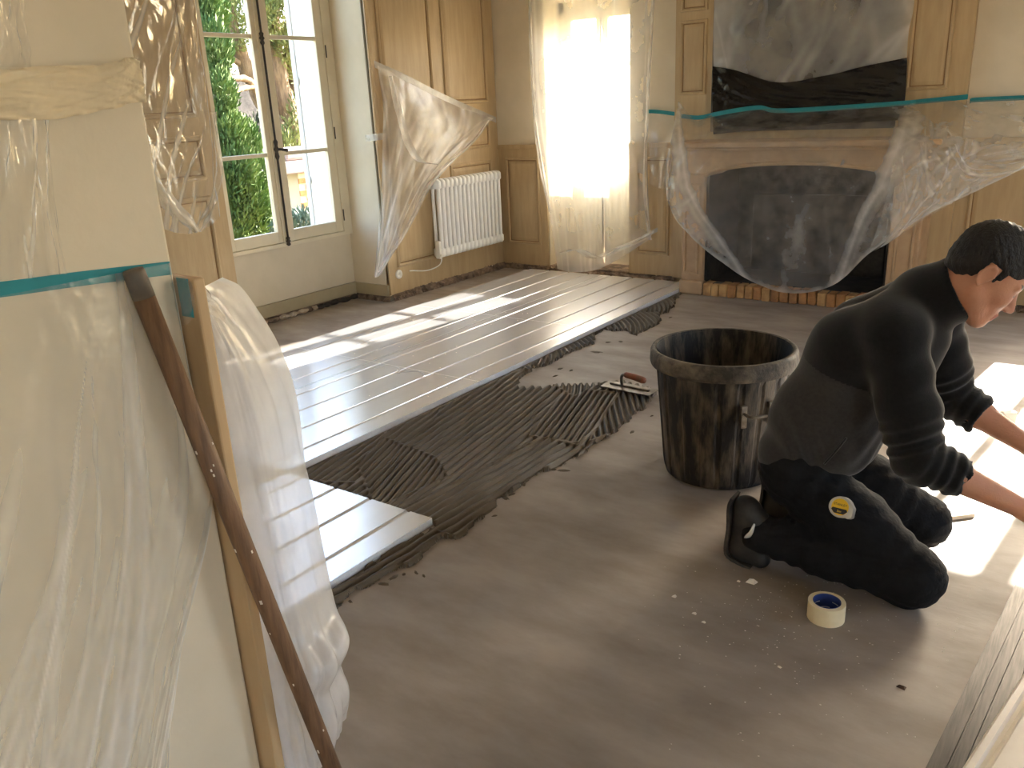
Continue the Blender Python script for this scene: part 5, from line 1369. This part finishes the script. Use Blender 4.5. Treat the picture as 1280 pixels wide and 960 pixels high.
# ================================================================== GARDEN
struct(box('garden_ground', -40, 20, 6.99, 40, -0.6, -0.25, 'grass'))
struct(box('garden_ground', -40, -5.57, -20, 6.99, -0.6, -0.25, 'grass'))
def leafy(name, blobs, n, m, seed, size, parent):
    R_ = np.random.RandomState(seed)
    V_, F_ = [], []
    tot = sum(bq[3] * bq[4] * bq[5] for bq in blobs) ** 1.0
    for (cx_, cy_, cz_, rx, ry, rz) in blobs:
        k = max(30, int(n * (rx * ry * rz) / tot))
        d = R_.normal(size=(k, 3)); d /= np.linalg.norm(d, axis=1, keepdims=True)
        q = np.array([cx_, cy_, cz_]) + d * np.array([rx, ry, rz]) * (R_.uniform(0.45, 1.05, (k, 1)) ** 0.6)
        up_ = np.array([0, 0, 0.9]) + d * 0.8 + R_.normal(size=(k, 3)) * 0.35; up_ /= np.linalg.norm(up_, axis=1, keepdims=True)
        sd_ = np.cross(up_, R_.normal(size=(k, 3))); sd_ /= np.linalg.norm(sd_, axis=1, keepdims=True)
        s_ = size * R_.uniform(0.6, 1.4, (k, 1))
        a, b_, c, e_ = q - up_ * s_, q + sd_ * s_ * 0.28, q + up_ * s_, q - sd_ * s_ * 0.28
        base = len(V_) * 0 + sum(len(x) for x in V_)
        V_.append(np.stack([a, b_, c, e_], 1).reshape(-1, 3))
        F_.append((np.arange(k * 4).reshape(-1, 4) + base))
    me = bpy.data.meshes.new(name); me.from_pydata(np.vstack(V_).tolist(), [], np.vstack(F_).tolist()); me.materials.append(MATS[m])
    o = bpy.data.objects.new(name, me); link(o, parent)
    if parent is not None and parent.type == 'EMPTY': o.matrix_parent_inverse = Matrix.Translation(-Vector(parent.location))
    return o
def branch(parent, pts, r0, r1, name='branch'):
    P = catmull(pts, 26); rr_ = np.linspace(r0, r1, 26) * (1 + 0.12 * np.sin(np.arange(26) * 1.7))
    return MB().tube(P, rr_, 10).build(name, 'bark', parent, smooth=True)
GX_ = lambda px, py, X: tuple(AX(px, py, X))
# feathery conifer at the left of the view
con = thing('conifer', 'bushy green conifer close outside the garden window', 'tree', (-7.4, 5.0, -0.25))
branch(con, [(-7.6, 4.95, -0.3), (-7.6, 4.95, 1.2), (-7.7, 4.9, 3.6)], 0.12, 0.05, 'trunk')
bl = []
for px, py, X, r in ((255, 60, -7.6, .55), (262, 120, -7.5, .55), (275, 170, -7.4, .55), (300, 175, -7.4, .42), (285, 215, -7.3, .6), (318, 215, -7.3, .38), (300, 245, -7.3, .55), (322, 255, -7.3, .35), (290, 275, -7.3, .4), (318, 280, -7.3, .28), (245, 5, -7.7, .5), (262, 10, -7.8, .4)):
    p = AX(px, py, X); bl.append((p[0], p[1], p[2], r * 0.55, r * 0.48, r * 0.6))
leafy('foliage', bl, 34000, 'leaf', 1, 0.034, con)
# gnarled tree with several trunks
gt = thing('gnarled_tree', 'old gnarled tree with leaning brown trunks beyond the window', 'tree', GX_(372, 270, -10.9))
tX = -10.9
branch(gt, [GX_(375, 300, tX), GX_(368, 215, tX), GX_(360, 150, tX), GX_(348, 95, tX), GX_(340, 40, tX), GX_(345, -60, tX)], 0.20, 0.12, 'trunk')
branch(gt, [GX_(372, 240, tX), GX_(345, 160, tX), GX_(318, 105, tX), GX_(300, 65, tX), GX_(285, 10, tX), GX_(280, -60, tX)], 0.17, 0.08)
branch(gt, [GX_(366, 190, tX), GX_(372, 130, tX), GX_(362, 60, tX), GX_(368, -20, tX)], 0.14, 0.08)
branch(gt, [GX_(330, 130, tX + .3), GX_(312, 102, tX + .5), GX_(295, 98, tX + .6), GX_(275, 104, tX + .7)], 0.06, 0.035)
branch(gt, [GX_(322, 106, tX + .4), GX_(300, 112, tX + .6), GX_(288, 122, tX + .7)], 0.05, 0.02)
branch(gt, [GX_(310, 85, tX), GX_(290, 74, tX), GX_(262, 66, tX)], 0.06, 0.03)
branch(gt, [GX_(350, 80, tX), GX_(366, 60, tX), GX_(380, 20, tX)], 0.07, 0.03)
bl = []
for px, py, r in ((255, 70, .5), (265, 82, .4), (290, 20, .6), (315, 5, .5), (345, 20, .6), (365, 10, .7), (360, 60, .35), (375, 80, .4), (352, 195, .55), (340, 215, .5), (368, 170, .4), (378, 140, .4), (358, 225, .4)):
    p = AX(px, py, -10.7); bl.append((p[0], p[1], p[2], r * 0.8, r * 0.75, r * 0.8))
leafy('foliage', bl, 20000, 'leaf2', 2, 0.04, gt)
# dark garden wall, brick gate pier, low plants; hedge added to stand in for tree shade
gw = AX(300, 150, -13.0)
struct(box('garden_wall', -13.3, -13.0, 2.0, 16.0, -0.3, AX(300, 92, -13.0)[2], 'garden_stone'))
hg = thing('shade_hedge', 'added dark hedge standing in for tree shade on the far garden wall', 'hedge', (-12.3, 9.0, -0.25))
bl = [(-12.4, y_, z_, 0.35, 0.42, 0.42) for y_ in np.arange(6.4, 12.8, 0.5) for z_ in (0.05, 0.6, 1.15)]
leafy('foliage', bl, 14000, 'hedge', 6, 0.06, hg)
MB().box(-12.62, -12.3, 6.1, 13.0, -0.25, 1.25).build('stems', 'bark', hg)
pX = -8.5
p0, p1 = AX(380, 275, pX), AX(376, 222, pX)
gp = thing('brick_pier', 'orange brick gate pier with a broad stone cap in the garden', 'pier', (pX, p0[1] + 0.3, -0.25))
yA = AX(375, 240, pX)[1]; zB = AX(375, 216, pX)[2]; zT = AX(372, 192, pX)[2]
MB().box(pX - 0.62, pX - 0.01, yA + 0.01, yA + 0.75, -0.25, zB).build('core', 'garden_mortar', gp)
bz = -0.25; row = 0
bproto = MB().box(0, 0.02, 0, 0.20, 0, 0.062).build('brick', 'garden_brick', gp)
fstb = True
while bz < zB - 0.06:
    yb = yA - (0.10 if row % 2 else 0.0)
    while yb < yA + 0.74:
        if yb >= yA - 0.001:
            o = bproto if fstb else bproto.copy()
            if not fstb: link(o, gp); o.matrix_parent_inverse = bproto.matrix_parent_inverse.copy()
            fstb = False
            o.location = (pX - 0.012, yb, bz)
        yb += 0.215
    bz += 0.076; row += 1
MB().box(pX - 0.75, pX + 0.10, yA - 0.28, yA + 0.95, zB, zT - 0.08).build('cap', 'cap_stone', gp, bevel=0.02)
MB().box(pX - 0.70, pX + 0.05, yA - 0.20, yA + 0.90, zT - 0.08, zT + 0.06).build('cap_top', 'cap_stone', gp, bevel=0.04)
iv = thing('ground_ivy', 'low blue green ivy covering the ground under the conifer', 'plant', GX_(330, 290, -8.0))
bl = []
for px, py in ((296, 290), (312, 288), (326, 290), (340, 286), (300, 283), (318, 281), (380, 276), (372, 280), (384, 270)):
    p = AX(px, py, -8.2); bl.append((p[0], p[1], p[2], 0.22, 0.3, 0.12))
leafy('foliage', bl, 3000, 'ivy', 4, 0.04, iv)
